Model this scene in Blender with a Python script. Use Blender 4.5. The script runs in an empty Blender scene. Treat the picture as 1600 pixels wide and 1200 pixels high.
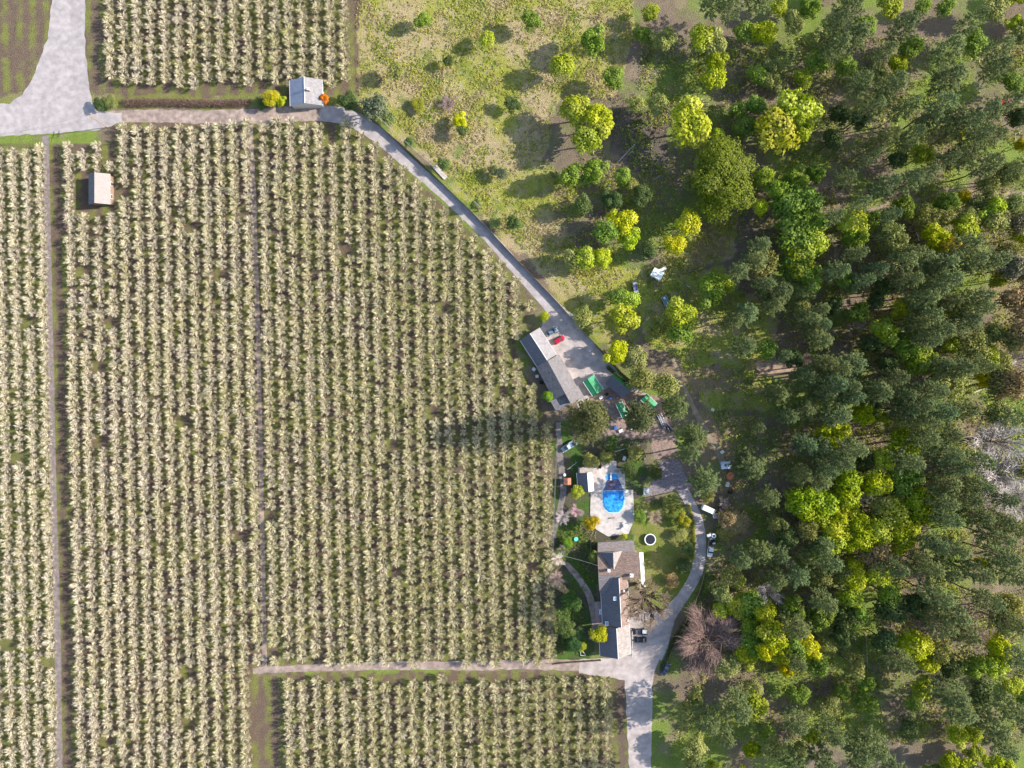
import bpy, math, random
import numpy as np
from mathutils import Vector, noise as mnoise

# ------------------------------------------------------------------ camera, sky, sun
S = 0.22            # metres per photo pixel on the ground
H = 238.0           # drone height
sc = bpy.context.scene
col = sc.collection
R = math.radians
cam_d = bpy.data.cameras.new("Camera")
cam = bpy.data.objects.new("Camera", cam_d); col.objects.link(cam)
cam.location = (0, 0, H); cam.rotation_euler = (0, 0, 0)
cam_d.sensor_width = 36.0
cam_d.lens = 18.0 / (800 * S / H)
cam_d.clip_start = 1.0; cam_d.clip_end = 6000
sc.camera = cam
SUN_EL, SUN_AZ = R(27), R(8)          # azimuth measured from +X towards +Y
world = bpy.data.worlds.new("World"); sc.world = world; world.use_nodes = True
wn = world.node_tree.nodes; wl = world.node_tree.links
sky = wn.new("ShaderNodeTexSky"); sky.sky_type = 'NISHITA'; sky.sun_disc = False
sky.sun_elevation = SUN_EL; sky.sun_rotation = math.pi / 2 - SUN_AZ
wl.new(sky.outputs[0], wn["Background"].inputs[0]); wn["Background"].inputs[1].default_value = 0.15
sd = bpy.data.lights.new("Sun", 'SUN'); sd.energy = 4.6; sd.angle = R(0.5); sd.color = (1.0, 0.95, 0.88)
so = bpy.data.objects.new("Sun", sd); col.objects.link(so)
sdir = Vector((math.cos(SUN_EL) * math.cos(SUN_AZ), math.cos(SUN_EL) * math.sin(SUN_AZ), math.sin(SUN_EL)))
so.rotation_euler = sdir.to_track_quat('Z', 'Y').to_euler(); so.location = sdir * 300
sc.view_settings.view_transform = 'Standard'; sc.view_settings.look = 'None'
sc.view_settings.exposure = 1.0; sc.view_settings.gamma = 1.0
sc.cycles.max_bounces = 5; sc.cycles.diffuse_bounces = 3; sc.cycles.transparent_max_bounces = 4

rng = np.random.default_rng(7)
rnd = random.Random(11)

def P(px, py, z=0.0):
    """Ground/world point that stands at height z and is seen at this photo pixel."""
    k = S * (H - z) / H
    return Vector(((px - 800) * k, (600 - py) * k, z))

# ------------------------------------------------------------------ materials
MATS = {}
def nodes_of(m):
    m.use_nodes = True
    nt = m.node_tree
    return nt, nt.nodes["Principled BSDF"]

def mat(name, c, rough=0.85, var=0.25, scale=1.5, metal=0.0, bump=0.0, spec=0.3, c2=None, detail=4, blotch=0.0, cracks=0.0):
    """Procedural material: base colour broken up by noise, optional bump."""
    if name in MATS: return MATS[name]
    m = bpy.data.materials.new(name); nt, b = nodes_of(m)
    N, L = nt.nodes, nt.links
    geo = N.new("ShaderNodeNewGeometry")
    no = N.new("ShaderNodeTexNoise"); no.inputs['Scale'].default_value = scale; no.inputs['Detail'].default_value = detail
    L.new(geo.outputs['Position'], no.inputs['Vector'])
    ramp = N.new("ShaderNodeValToRGB")
    a = [max(0, x * (1 - var)) for x in c]; d = [min(1, x * (1 + var)) for x in (c2 or c)]
    ramp.color_ramp.elements[0].position = 0.32; ramp.color_ramp.elements[0].color = (*a, 1)
    ramp.color_ramp.elements[1].position = 0.68; ramp.color_ramp.elements[1].color = (*d, 1)
    L.new(no.outputs['Fac'], ramp.inputs[0]); cs = ramp.outputs[0]
    def times(cs, fac):
        v = N.new("ShaderNodeVectorMath"); v.operation = 'SCALE'; L.new(cs, v.inputs[0]); L.new(fac, v.inputs['Scale']); return v.outputs[0]
    if blotch:
        n2_ = N.new("ShaderNodeTexNoise"); n2_.inputs['Scale'].default_value = scale * .35; n2_.inputs['Detail'].default_value = 3; n2_.inputs['Distortion'].default_value = 1.5
        L.new(geo.outputs['Position'], n2_.inputs['Vector']); q = N.new("ShaderNodeMapRange"); q.inputs[1].default_value = .35; q.inputs[2].default_value = .65
        q.inputs[3].default_value = 1 - blotch; q.inputs[4].default_value = 1 + blotch; L.new(n2_.outputs['Fac'], q.inputs[0]); cs = times(cs, q.outputs[0])
    if cracks:
        vo = N.new("ShaderNodeTexVoronoi"); vo.feature = 'DISTANCE_TO_EDGE'; vo.inputs['Scale'].default_value = .22; L.new(geo.outputs['Position'], vo.inputs['Vector'])
        q = N.new("ShaderNodeMapRange"); q.inputs[1].default_value = .0; q.inputs[2].default_value = .035; q.inputs[3].default_value = 1 - cracks; q.inputs[4].default_value = 1
        L.new(vo.outputs['Distance'], q.inputs[0]); cs = times(cs, q.outputs[0])
    L.new(cs, b.inputs['Base Color'])
    b.inputs['Roughness'].default_value = rough; b.inputs['Metallic'].default_value = metal
    b.inputs['Specular IOR Level'].default_value = spec
    if bump:
        bp = N.new("ShaderNodeBump"); bp.inputs['Strength'].default_value = bump; bp.inputs['Distance'].default_value = 0.2
        L.new(no.outputs['Fac'], bp.inputs['Height']); L.new(bp.outputs[0], b.inputs['Normal'])
    MATS[name] = m
    return m

def shingle_mat(name, c, var=0.3, course=0.28, ang=0.0, scale=2.2):
    """Roof covering: courses of shingles plus blotches of weathering."""
    m = bpy.data.materials.new(name); nt, b = nodes_of(m); N, L = nt.nodes, nt.links
    geo = N.new("ShaderNodeNewGeometry")
    mp = N.new("ShaderNodeMapping"); mp.inputs['Rotation'].default_value = (0, 0, ang)
    L.new(geo.outputs['Position'], mp.inputs['Vector'])
    br = N.new("ShaderNodeTexBrick"); br.inputs['Scale'].default_value = 1.0
    br.inputs['Brick Width'].default_value = 0.9; br.inputs['Row Height'].default_value = course
    br.inputs['Mortar Size'].default_value = 0.03
    br.inputs['Color1'].default_value = (*[x * (1 - var * .6) for x in c], 1); br.inputs['Color2'].default_value = (*[min(1, x * (1 + var * .6)) for x in c], 1)
    br.inputs['Mortar'].default_value = (*[x * 0.6 for x in c], 1)
    L.new(mp.outputs[0], br.inputs['Vector'])
    no = N.new("ShaderNodeTexNoise"); no.inputs['Scale'].default_value = scale; no.inputs['Detail'].default_value = 6; no.inputs['Roughness'].default_value = 0.7
    L.new(geo.outputs['Position'], no.inputs['Vector'])
    r = N.new("ShaderNodeValToRGB"); r.color_ramp.elements[0].position = .3; r.color_ramp.elements[0].color = (1 - var, 1 - var, 1 - var, 1)
    r.color_ramp.elements[1].position = .7; r.color_ramp.elements[1].color = (1 + var, 1 + var, 1 + var, 1)
    L.new(no.outputs['Fac'], r.inputs[0])
    mx = N.new("ShaderNodeMix"); mx.data_type = 'RGBA'; mx.blend_type = 'MULTIPLY'; mx.inputs[0].default_value = 1
    L.new(br.outputs['Color'], mx.inputs[6]); L.new(r.outputs[0], mx.inputs[7]); L.new(mx.outputs[2], b.inputs['Base Color'])
    bp = N.new("ShaderNodeBump"); bp.inputs['Strength'].default_value = .5; bp.inputs['Distance'].default_value = .04
    L.new(br.outputs['Fac'], bp.inputs['Height']); L.new(bp.outputs[0], b.inputs['Normal'])
    b.inputs['Roughness'].default_value = .9
    return m

def leaf_mat(name, use_obj=True, vcol=False, var=0.35, trans=0.25):
    """Foliage: the object's own colour, varied leaf by leaf and clump by clump."""
    m = bpy.data.materials.new(name); nt, b = nodes_of(m); N, L = nt.nodes, nt.links
    if vcol:
        src = N.new("ShaderNodeAttribute"); src.attribute_name = "col"; csock = src.outputs['Color']
    else:
        src = N.new("ShaderNodeObjectInfo"); csock = src.outputs['Color']
    ta = N.new("ShaderNodeAttribute"); ta.attribute_name = "tint"
    geo = N.new("ShaderNodeNewGeometry")
    no = N.new("ShaderNodeTexNoise"); no.inputs['Scale'].default_value = 0.35; no.inputs['Detail'].default_value = 3
    L.new(geo.outputs['Position'], no.inputs['Vector'])
    add = N.new("ShaderNodeMath"); add.operation = 'ADD'; L.new(ta.outputs['Fac'], add.inputs[0]); L.new(no.outputs['Fac'], add.inputs[1])
    mr = N.new("ShaderNodeMapRange"); mr.inputs[1].default_value = 0.3; mr.inputs[2].default_value = 1.7
    mr.inputs[3].default_value = 1 - var; mr.inputs[4].default_value = 1 + var
    L.new(add.outputs[0], mr.inputs[0])
    vm = N.new("ShaderNodeVectorMath"); vm.operation = 'SCALE'; L.new(csock, vm.inputs[0]); L.new(mr.outputs[0], vm.inputs['Scale'])
    hs = N.new("ShaderNodeHueSaturation"); q = N.new("ShaderNodeMapRange"); q.inputs[1].default_value = .3; q.inputs[2].default_value = 1.7
    q.inputs[3].default_value = .508; q.inputs[4].default_value = .476; L.new(add.outputs[0], q.inputs[0]); L.new(q.outputs[0], hs.inputs['Hue'])
    q2 = N.new("ShaderNodeMapRange"); q2.inputs[1].default_value = .2; q2.inputs[2].default_value = .8; q2.inputs[3].default_value = 1.1; q2.inputs[4].default_value = .92; L.new(ta.outputs['Fac'], q2.inputs[0]); L.new(q2.outputs[0], hs.inputs['Saturation'])
    L.new(vm.outputs[0], hs.inputs['Color']); vm = hs
    L.new(vm.outputs[0], b.inputs['Base Color']); b.inputs['Roughness'].default_value = .75; b.inputs['Specular IOR Level'].default_value = .15
    if trans:
        tr = N.new("ShaderNodeBsdfTranslucent"); ms = N.new("ShaderNodeMixShader"); ms.inputs[0].default_value = trans
        L.new(vm.outputs[0], tr.inputs[0]); L.new(b.outputs[0], ms.inputs[1]); L.new(tr.outputs[0], ms.inputs[2])
        L.new(ms.outputs[0], N["Material Output"].inputs[0])
    return m

M_LEAF = leaf_mat("foliage")
M_LEAFV = leaf_mat("foliage_mass", vcol=True)
M_TWIG = leaf_mat("bare_twigs", var=.3, trans=0)
M_BARK = mat("bark", (.10, .075, .055), scale=3, var=.4)
M_BARK_P = mat("pine_bark", (.16, .095, .06), scale=2, var=.4)

def blossom_mat():
    m = bpy.data.materials.new("blossom_shoots"); nt, b = nodes_of(m); N, L = nt.nodes, nt.links
    geo = N.new("ShaderNodeNewGeometry"); ta = N.new("ShaderNodeAttribute"); ta.attribute_name = "tint"
    ob = N.new("ShaderNodeAttribute"); ob.attribute_name = "kindfac"
    sep = N.new("ShaderNodeSeparateXYZ"); L.new(geo.outputs['Position'], sep.inputs[0])
    gx = N.new("ShaderNodeMapRange"); gx.inputs[1].default_value = -180; gx.inputs[2].default_value = 20
    gx.inputs[3].default_value = -0.16; gx.inputs[4].default_value = 0.16; L.new(sep.outputs[0], gx.inputs[0])
    no = N.new("ShaderNodeTexNoise"); no.inputs['Scale'].default_value = .12; no.inputs['Detail'].default_value = 5; no.inputs['Roughness'].default_value = .75
    L.new(geo.outputs['Position'], no.inputs['Vector'])
    ad = N.new("ShaderNodeMath"); L.new(no.outputs['Fac'], ad.inputs[0]); L.new(gx.outputs[0], ad.inputs[1])
    r = N.new("ShaderNodeValToRGB"); cr = r.color_ramp
    cr.elements[0].position = .25; cr.elements[0].color = (.70, .60, .47, 1)
    cr.elements[1].position = .78; cr.elements[1].color = (.46, .42, .17, 1)
    e = cr.elements.new(.44); e.color = (.70, .60, .41, 1)
    e = cr.elements.new(.6); e.color = (.64, .56, .31, 1)
    L.new(ad.outputs[0], r.inputs[0])
    mr = N.new("ShaderNodeMapRange"); mr.inputs[3].default_value = .48; mr.inputs[4].default_value = 1.38; L.new(ta.outputs['Fac'], mr.inputs[0])
    vm = N.new("ShaderNodeVectorMath"); vm.operation = 'SCALE'; L.new(r.outputs[0], vm.inputs[0]); L.new(mr.outputs[0], vm.inputs['Scale'])
    L.new(vm.outputs[0], b.inputs['Base Color']); b.inputs['Roughness'].default_value = .8; b.inputs['Specular IOR Level'].default_value = .1
    return m
M_BLOS = blossom_mat()
M_LIMB = mat("orchard_bark", (.13, .10, .085), scale=4, var=.3)
M_OLEAF = mat("orchard_leaf", (.13, .15, .05), scale=.6, var=.45, c2=(.22, .21, .09))

# ------------------------------------------------------------------ mesh helpers
def new_mesh(name, V, F, mats, mi=None, tint=None, colr=None, smooth=False):
    """V (n,3); F (m,k) uniform faces or list of arrays."""
    me = bpy.data.meshes.new(name)
    Fs = F if isinstance(F, list) else [F]
    V = np.asarray(V, dtype=np.float32)
    me.vertices.add(len(V)); me.vertices.foreach_set('co', V.ravel())
    loops = np.concatenate([f.ravel() for f in Fs]).astype(np.int32)
    tot = np.concatenate([np.full(len(f), f.shape[1]) for f in Fs]).astype(np.int32)
    st = np.concatenate([[0], np.cumsum(tot)[:-1]]).astype(np.int32)
    me.loops.add(len(loops)); me.loops.foreach_set('vertex_index', loops)
    me.polygons.add(len(tot)); me.polygons.foreach_set('loop_start', st); me.polygons.foreach_set('loop_total', tot)
    for m in mats: me.materials.append(m)
    if mi is not None: me.polygons.foreach_set('material_index', np.asarray(mi, dtype=np.int32))
    if tint is not None:
        a = me.attributes.new('tint', 'FLOAT', 'FACE'); a.data.foreach_set('value', np.asarray(tint, dtype=np.float32))
    if colr is not None:
        a = me.attributes.new('col', 'FLOAT_COLOR', 'POINT'); c = np.ones((len(V), 4), dtype=np.float32); c[:, :3] = colr
        a.data.foreach_set('color', c.ravel())
    me.update(calc_edges=True); me.validate()
    if smooth: me.polygons.foreach_set('use_smooth', np.ones(len(tot), dtype=bool))
    return me

class MB:
    """Collects simple shapes, builds ONE mesh object."""
    def __init__(s): s.v = []; s.f = []
    def add(s, vs, fs):
        o = len(s.v); s.v += [tuple(v) for v in vs]; s.f += [tuple(i + o for i in f) for f in fs]; return s
    def box(s, c, d, rz=0.0):
        x, y, z = c; a, b, h = d[0] / 2, d[1] / 2, d[2] / 2
        cs, sn = math.cos(rz), math.sin(rz); vs = []
        for k in (-1, 1):
            for (i, j) in ((-1, -1), (1, -1), (1, 1), (-1, 1)):
                vs.append((x + i * a * cs - j * b * sn, y + i * a * sn + j * b * cs, z + k * h))
        return s.add(vs, [(3, 2, 1, 0), (4, 5, 6, 7), (0, 1, 5, 4), (1, 2, 6, 5), (2, 3, 7, 6), (3, 0, 4, 7)])
    def prism(s, poly, z0, z1):
        n = len(poly)
        vs = [(p[0], p[1], z0) for p in poly] + [(p[0], p[1], z1) for p in poly]
        return s.add(vs, [tuple(range(n))[::-1], tuple(range(n, 2 * n))] + [(i, (i + 1) % n, n + (i + 1) % n, n + i) for i in range(n)])
    def loft(s, secs):
        n = len(secs[0]); vs = [p for q in secs for p in q]; fs = []
        for k in range(len(secs) - 1):
            for i in range(n):
                j = (i + 1) % n; fs.append((k * n + i, k * n + j, (k + 1) * n + j, (k + 1) * n + i))
        fs.append(tuple(range(n))[::-1]); fs.append(tuple((len(secs) - 1) * n + i for i in range(n)))
        return s.add(vs, fs)
    def tube(s, a, b, r0, r1=None, n=6):
        a, b = Vector(a), Vector(b); r1 = r0 if r1 is None else r1
        d = (b - a).normalized(); u = d.orthogonal().normalized(); w = d.cross(u)
        q = []
        for (c, r) in ((a, r0), (b, r1)):
            q.append([tuple(c + (u * math.cos(t * math.tau / n) + w * math.sin(t * math.tau / n)) * r) for t in range(n)])
        return s.loft(q)
    def build(s, name, m, parent=None, smooth=False, bevel=0):
        me = bpy.data.meshes.new(name); me.from_pydata(s.v, [], s.f)
        me.materials.append(m); me.update()
        if smooth:
            for p in me.polygons: p.use_smooth = True
        o = bpy.data.objects.new(name, me); col.objects.link(o)
        if parent: o.parent = parent
        if bevel:
            b = o.modifiers.new("bevel", 'BEVEL'); b.width = bevel; b.segments = 2; b.limit_method = 'ANGLE'
        return o

def tag(o, label=None, cat=None, group=None, kind=None):
    if label: o['label'] = label
    if cat: o['category'] = cat
    if group: o['group'] = group
    if kind: o['kind'] = kind
    return o
def empty(name, loc=(0, 0, 0), rz=0.0, label=None, cat=None, group=None):
    o = bpy.data.objects.new(name, None); col.objects.link(o); o.location = loc; o.rotation_euler = (0, 0, rz)
    return tag(o, label, cat, group)
def link(name, me, parent=None):
    o = bpy.data.objects.new(name, me); col.objects.link(o)
    if parent: o.parent = parent
    return o

# value noise in numpy
_tab = rng.random((256, 256))
def vnoise(x, y, sc=1.0, oct=4):
    out = np.zeros_like(x, dtype=float); amp = 1; tot = 0
    for o in range(oct):
        fx, fy = x / sc * 2 ** o + 17.3 * o, y / sc * 2 ** o + 9.1 * o
        ix, iy = np.floor(fx).astype(int), np.floor(fy).astype(int); tx, ty = fx - ix, fy - iy
        tx = tx * tx * (3 - 2 * tx); ty = ty * ty * (3 - 2 * ty)
        g = lambda a, b: _tab[a & 255, b & 255]
        v = (g(ix, iy) * (1 - tx) + g(ix + 1, iy) * tx) * (1 - ty) + (g(ix, iy + 1) * (1 - tx) + g(ix + 1, iy + 1) * tx) * ty
        out += v * amp; tot += amp; amp *= .55
    return out / tot

def in_poly(px, py, poly):
    """Vectorised point in polygon (photo pixels)."""
    ins = np.zeros(px.shape, bool); n = len(poly)
    for i in range(n):
        x0, y0 = poly[i]; x1, y1 = poly[(i + 1) % n]
        if y0 == y1: continue
        c = ((y0 > py) != (y1 > py)) & (px < (x1 - x0) * (py - y0) / (y1 - y0) + x0)
        ins ^= c
    return ins

def smooth_line(pts, step=1.2):
    """Catmull-Rom through world points."""
    p = [Vector(q) for q in pts]; p = [p[0] * 2 - p[1]] + p + [p[-1] * 2 - p[-2]]; out = []
    for i in range(1, len(p) - 2):
        n = max(2, int((p[i + 1] - p[i]).length / step))
        for k in range(n):
            t = k / n; a, b, c, d = p[i - 1], p[i], p[i + 1], p[i + 2]
            out.append(.5 * ((2 * b) + (c - a) * t + (2 * a - 5 * b + 4 * c - d) * t * t + (3 * b - a - 3 * c + d) * t ** 3))
    out.append(p[-2]); return out

# ------------------------------------------------------------------ zones (photo pixels)
ORCH = [(-40, 226), (172, 226), (176, 190), (350, 190), (545, 185), (615, 246), (706, 334), (808, 436), (840, 478), (814, 508), (804, 540),
        (815, 576), (838, 612), (857, 660), (863, 760), (866, 900), (868, 1036), (400, 1038), (400, 1300), (-40, 1300)]
MEADOW = [(545, -300), (980, -300), (990, 60), (960, 150), (870, 160), (850, 250), (905, 300), (880, 340), (900, 400), (1000, 420), (1150, 330), (1150, 400),
          (1010, 445), (990, 540), (960, 560), (905, 500), (790, 375), (690, 275), (600, 195), (560, 165)]
LAWN = [(985, 780), (1075, 790), (1090, 830), (1092, 880), (1075, 920), (1045, 950), (1005, 950), (1000, 900), (1005, 850), (985, 830)]
GARDEN = [(862, 660), (1010, 640), (1010, 850), (935, 850), (935, 950), (920, 1040), (862, 1040)]
DRYS = [[(1120, 800), (1160, 790), (1185, 830), (1150, 860), (1120, 850)], [(1175, 563), (1245, 560), (1245, 585), (1180, 590)],
        [(1110, 660), (1150, 650), (1165, 700), (1130, 712), (1112, 700)], [(1040, 575), (1160, 570), (1170, 610), (1060, 615)],
        [(1550, 400), (1700, 380), (1700, 620), (1560, 600)], [(1090, 350), (1150, 340), (1130, 400), (1080, 420)], [(1080, 640), (1120, 640), (1130, 720), (1100, 720)],
        [(1120, 910), (1160, 920), (1150, 960), (1110, 980), (1090, 960)]]
BARE = [(950, 175), (1040, 165), (1050, 240), (1020, 275), (985, 270), (955, 235)]

# ------------------------------------------------------------------ ground: one sheet to the horizon
def axis(lo, hi, st, far):
    a = np.arange(lo, hi + st, st); g = [15, 40, 100, 250, 600, 1200, far]
    return np.concatenate([[lo - x for x in g[::-1]], a, [a[-1] + x for x in g]])
gx = axis(-185, 195, .75, 2600); gy = axis(-145, 145, .75, 2600)
X, Y = np.meshgrid(gx, gy); PX = X / S + 800; PY = 600 - Y / S
wx = PX + (vnoise(X, Y, 6) - .5) * 22; wy = PY + (vnoise(X + 99, Y + 31, 6) - .5) * 22
n1 = vnoise(X + 5, Y + 5, 14, 5); n2 = vnoise(X + 50, Y + 70, 4, 4); n3 = vnoise(X + 150, Y + 170, 1.6, 3)
def lerp(a, b, t): return a[None, None, :] * (1 - t[..., None]) + b[None, None, :] * t[..., None]
A = np.array
sat = lambda x: np.clip(x, 0, 1)
forest = lerp(A([.19, .145, .10]), A([.17, .22, .045]), sat((n1 - .42) * 5)); forest = forest * (1 - sat((n2 - .6) * 5)[..., None] * .8) + A([.26, .20, .13]) * sat((n2 - .6) * 5)[..., None] * .8
C = forest
def put(mask, c):
    global C
    m = mask[..., None]; C = np.where(m, c, C)
mead = lerp(A([.37, .29, .15]), A([.28, .28, .05]), sat((n1 - .38) * 4.5)); mead = mead * (1 - sat((n3 - .55) * 5)[..., None] * .7) + A([.33, .26, .17]) * sat((n3 - .55) * 5)[..., None] * .7
mead = mead * (1 - sat((n2 - .6) * 6)[..., None] * .75) + A([.12, .17, .03]) * sat((n2 - .6) * 6)[..., None] * .75
put(in_poly(wx, wy, MEADOW), mead)
dry = lerp(A([.28, .20, .125]), A([.19, .17, .06]), sat((n3 - .4) * 4))
lit_glade = lerp(A([.27, .29, .055]), A([.34, .27, .14]), sat((n2 - .45) * 4))  # grass tone brightened to stand in for sunlight on open ground
put(in_poly(wx, wy, [(1000, 440), (1130, 420), (1215, 500), (1200, 640), (1110, 640), (1060, 560), (1010, 540)]), lit_glade)
for d in DRYS: put(in_poly(wx, wy, d), dry)
put(in_poly(wx, wy, BARE), lerp(A([.16, .125, .10]), A([.10, .09, .06]), sat((n3 - .4) * 4)))
lawn = lerp(A([.15, .19, .03]), A([.21, .20, .06]), sat((n2 - .4) * 4))
gard = lerp(A([.10, .085, .06]), A([.07, .12, .025]), sat((n2 - .38) * 5))
put(in_poly(wx, wy, GARDEN), gard); put(in_poly(wx, wy, LAWN), lawn)
far_field = lerp(A([.17, .18, .05]), A([.25, .2, .12]), sat((n1 - .4) * 4))
put((wx < 560) & (wy < 170) & (wy > 150), far_field)
orch = lerp(A([.17, .125, .085]), A([.20, .20, .06]), sat((n2 - .38) * 4.0)); ph_ = np.abs((((PX - 412 - (PY - 250) * .021) / 21.6 + .5) % 1) - .5) * 2      # 0 under a tree row, 1 mid-way between rows
strip = sat((ph_ - .35 + (n3 - .5) * .9) * 3.0) * sat(.45 + (n2 - .42) * 4)
orch = lerp(A([.145, .103, .075]), A([.17, .175, .05]), strip); put(in_poly(PX, PY, ORCH), orch)
left = lerp(A([.15, .19, .035]), A([.20, .155, .10]), sat((n2 - .45) * 4)); put(in_poly(PX, PY, ORCH) & (PX < 72 + (PY - 220) * .02), left * .5 + orch * .5)
put((wx < 560) & (wy < 150), orch); put((wx > 392) & (wx < 1000) & (wy > 1050), orch)
C = C * (0.82 + .36 * n3[..., None])
nx, ny = len(gx), len(gy)
idx = np.arange(nx * ny).reshape(ny, nx)
F = np.stack([idx[:-1, :-1], idx[:-1, 1:], idx[1:, 1:], idx[1:, :-1]], -1).reshape(-1, 4)
gm = bpy.data.materials.new("ground_cover"); nt, b = nodes_of(gm); N, L = nt.nodes, nt.links
at = N.new("ShaderNodeAttribute"); at.attribute_name = "col"
geo = N.new("ShaderNodeNewGeometry"); no = N.new("ShaderNodeTexNoise"); no.inputs['Scale'].default_value = 2.2; no.inputs['Detail'].default_value = 5; no.inputs['Roughness'].default_value = .8
L.new(geo.outputs['Position'], no.inputs['Vector'])
mr = N.new("ShaderNodeMapRange"); mr.inputs[1].default_value = .3; mr.inputs[2].default_value = .7; mr.inputs[3].default_value = .55; mr.inputs[4].default_value = 1.45; L.new(no.outputs['Fac'], mr.inputs[0])
vm = N.new("ShaderNodeVectorMath"); vm.operation = 'SCALE'; L.new(at.outputs['Color'], vm.inputs[0]); L.new(mr.outputs[0], vm.inputs['Scale']); L.new(vm.outputs[0], b.inputs['Base Color'])
bp = N.new("ShaderNodeBump"); bp.inputs['Strength'].default_value = .8; bp.inputs['Distance'].default_value = .5; L.new(no.outputs['Fac'], bp.inputs['Height']); L.new(bp.outputs[0], b.inputs['Normal'])
b.inputs['Roughness'].default_value = .95; b.inputs['Specular IOR Level'].default_value = .1
g = link("ground", new_mesh("ground", np.stack([X, Y, np.zeros_like(X)], -1).reshape(-1, 3), F, [gm], colr=C.reshape(-1, 3)))
tag(g, kind="structure")

# ------------------------------------------------------------------ roads, yards, paths
M_ROAD = mat("worn_paving", (.37, .325, .31), scale=.5, var=.16, bump=.2, detail=12, blotch=.10)
M_DIRT = mat("dirt_track", (.31, .235, .195), scale=.6, var=.3, bump=.3, detail=10, blotch=.15)
M_GRAV = mat("gravel_yard", (.41, .345, .315), scale=.5, var=.18, bump=.3, detail=12, blotch=.12)
M_TRAIL = mat("forest_trail", (.26, .20, .135), scale=.8, var=.25, bump=.2, detail=8)
M_CONC = mat("light_concrete", (.50, .44, .40), scale=.7, var=.16, detail=10, blotch=.14, cracks=.12)
M_RUST_D = mat("red_soil", (.27, .185, .145), scale=1.0, var=.3, bump=.3, detail=8)
M_PURP = mat("weathered_pavers", (.20, .165, .17), scale=1.6, var=.4, bump=.2, detail=6)
M_SHAD = mat("dark_compost_soil", (.12, .09, .075), scale=1, var=.3, bump=.3)

def ribbon(name, pts, widths, z, m, wob=.25):
    w = [P(*q) for q in pts]; ln = smooth_line(w)
    n = len(ln); ws = np.interp(np.linspace(0, 1, n), np.linspace(0, 1, len(widths)), widths)
    V = []; F = []
    for i, p in enumerate(ln):
        d = (ln[min(i + 1, n - 1)] - ln[max(i - 1, 0)]).normalized(); q = Vector((-d.y, d.x, 0))
        a = ws[i] / 2 + wob * (mnoise.noise(p * .4)); c = ws[i] / 2 + wob * (mnoise.noise(p * .4 + Vector((40, 0, 0))))
        V += [(p + q * a)[:2] + (z,), (p - q * c)[:2] + (z,)]
        if i: F.append((2 * i - 2, 2 * i - 1, 2 * i + 1, 2 * i))
    o = link(name, new_mesh(name, np.array(V), np.array(F), [m])); return tag(o, kind="structure")
def pad(name, pts, z, m, thick=0, wob=0):
    w = [P(*q) for q in pts]
    if wob:
        out = []
        for i in range(len(w)):
            a, c = w[i], w[(i + 1) % len(w)]; n = max(1, int((c - a).length / 1.0))
            for k in range(n):
                q = a.lerp(c, k / n); out.append(q + Vector((mnoise.noise(q * .35), mnoise.noise(q * .35 + Vector((9, 9, 9))), 0)) * wob)
        w = out
    me = bpy.data.meshes.new(name)
    if thick:
        mb = MB().prism([(p.x, p.y) for p in w], z - thick, z); o = mb.build(name, m)
    else:
        me.from_pydata([(p.x, p.y, z) for p in w], [], [tuple(range(len(w)))]); me.materials.append(m); o = link(name, me)
    if o.data.polygons[0].normal.z < 0 and not thick: o.data.flip_normals()
    return tag(o, kind="structure")

pad("road", [(-60, 168), (14, 161), (34, 150), (50, 125), (74, 60), (90, -60), (135, -60), (132, 60), (138, 125), (144, 160), (152, 174), (190, 176), (190, 192), (150, 204), (90, 208), (-60, 216)], .020, M_ROAD, wob=.5)
ribbon("dirt_road", [(150, 184), (230, 181), (330, 183), (420, 181), (480, 177), (530, 180)], [4, 4.4, 4.8, 5.6, 5.0], .012, M_DIRT, .5)
ribbon("road", [(500, 176), (545, 184), (590, 211), (640, 256), (700, 308), (760, 366), (810, 422), (845, 460), (875, 492), (900, 515)], [5.5, 5.6, 4.6, 3.9, 4.0, 4.0, 4.2, 5, 6.5], .016, M_ROAD, .25)
pad("gravel_yard", [(848, 500), (872, 478), (905, 512), (940, 550), (968, 584), (992, 606), (1010, 615), (1005, 650), (960, 660), (905, 640), (886, 590), (866, 550), (846, 513)], .022, M_GRAV, wob=.4)
pad("dirt_yard", [(920, 618), (950, 604), (1040, 622), (1050, 660), (1040, 690), (940, 680), (920, 650)], .026, M_RUST_D, wob=1.2)
pad("dirt_yard", [(1018, 678), (1052, 676), (1060, 705), (1052, 716), (1020, 716)], .030, M_RUST_D, wob=1)
pad("patio", [(1032, 718), (1060, 718), (1080, 762), (1050, 768), (1032, 770), (1012, 776), (1015, 760)], .030, M_PURP, wob=.6)
ribbon("driveway", [(1060, 755), (1074, 778), (1086, 805), (1093, 835), (1093, 870), (1086, 900), (1070, 928), (1050, 955), (1032, 985), (1012, 1020)], [3.5, 3.6, 4, 4.2, 4.2, 3.8, 4, 5, 9, 14], .018, M_GRAV, .2)
pad("forecourt", [(968, 968), (990, 956), (1030, 956), (1056, 950), (1050, 985), (1034, 1015), (1020, 1060), (1014, 1330), (990, 1330), (976, 1062), (905, 1052), (905, 1030), (960, 1028)], .024, M_GRAV, wob=.4)
ribbon("dirt_road", [(395, 1048), (500, 1043), (620, 1040), (740, 1040), (830, 1038), (920, 1040)], [2, 2.6, 3, 3.2, 4], .014, M_DIRT, .5)
ribbon("orchard_lane", [(391, 195), (396, 300), (401, 450), (405, 600), (409, 800), (414, 1046)], [1.7, 1.6, 1.5, 1.5, 1.6], .010, M_DIRT, .25)
ribbon("orchard_lane", [(71, 212), (74, 350), (78, 520), (83, 760), (90, 1000), (94, 1300)], [2.3, 2.2, 2.2, 2.2, 2.2], .010, mat("grey_lane", (.22, .18, .17), scale=.8, var=.25), .2)
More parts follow.
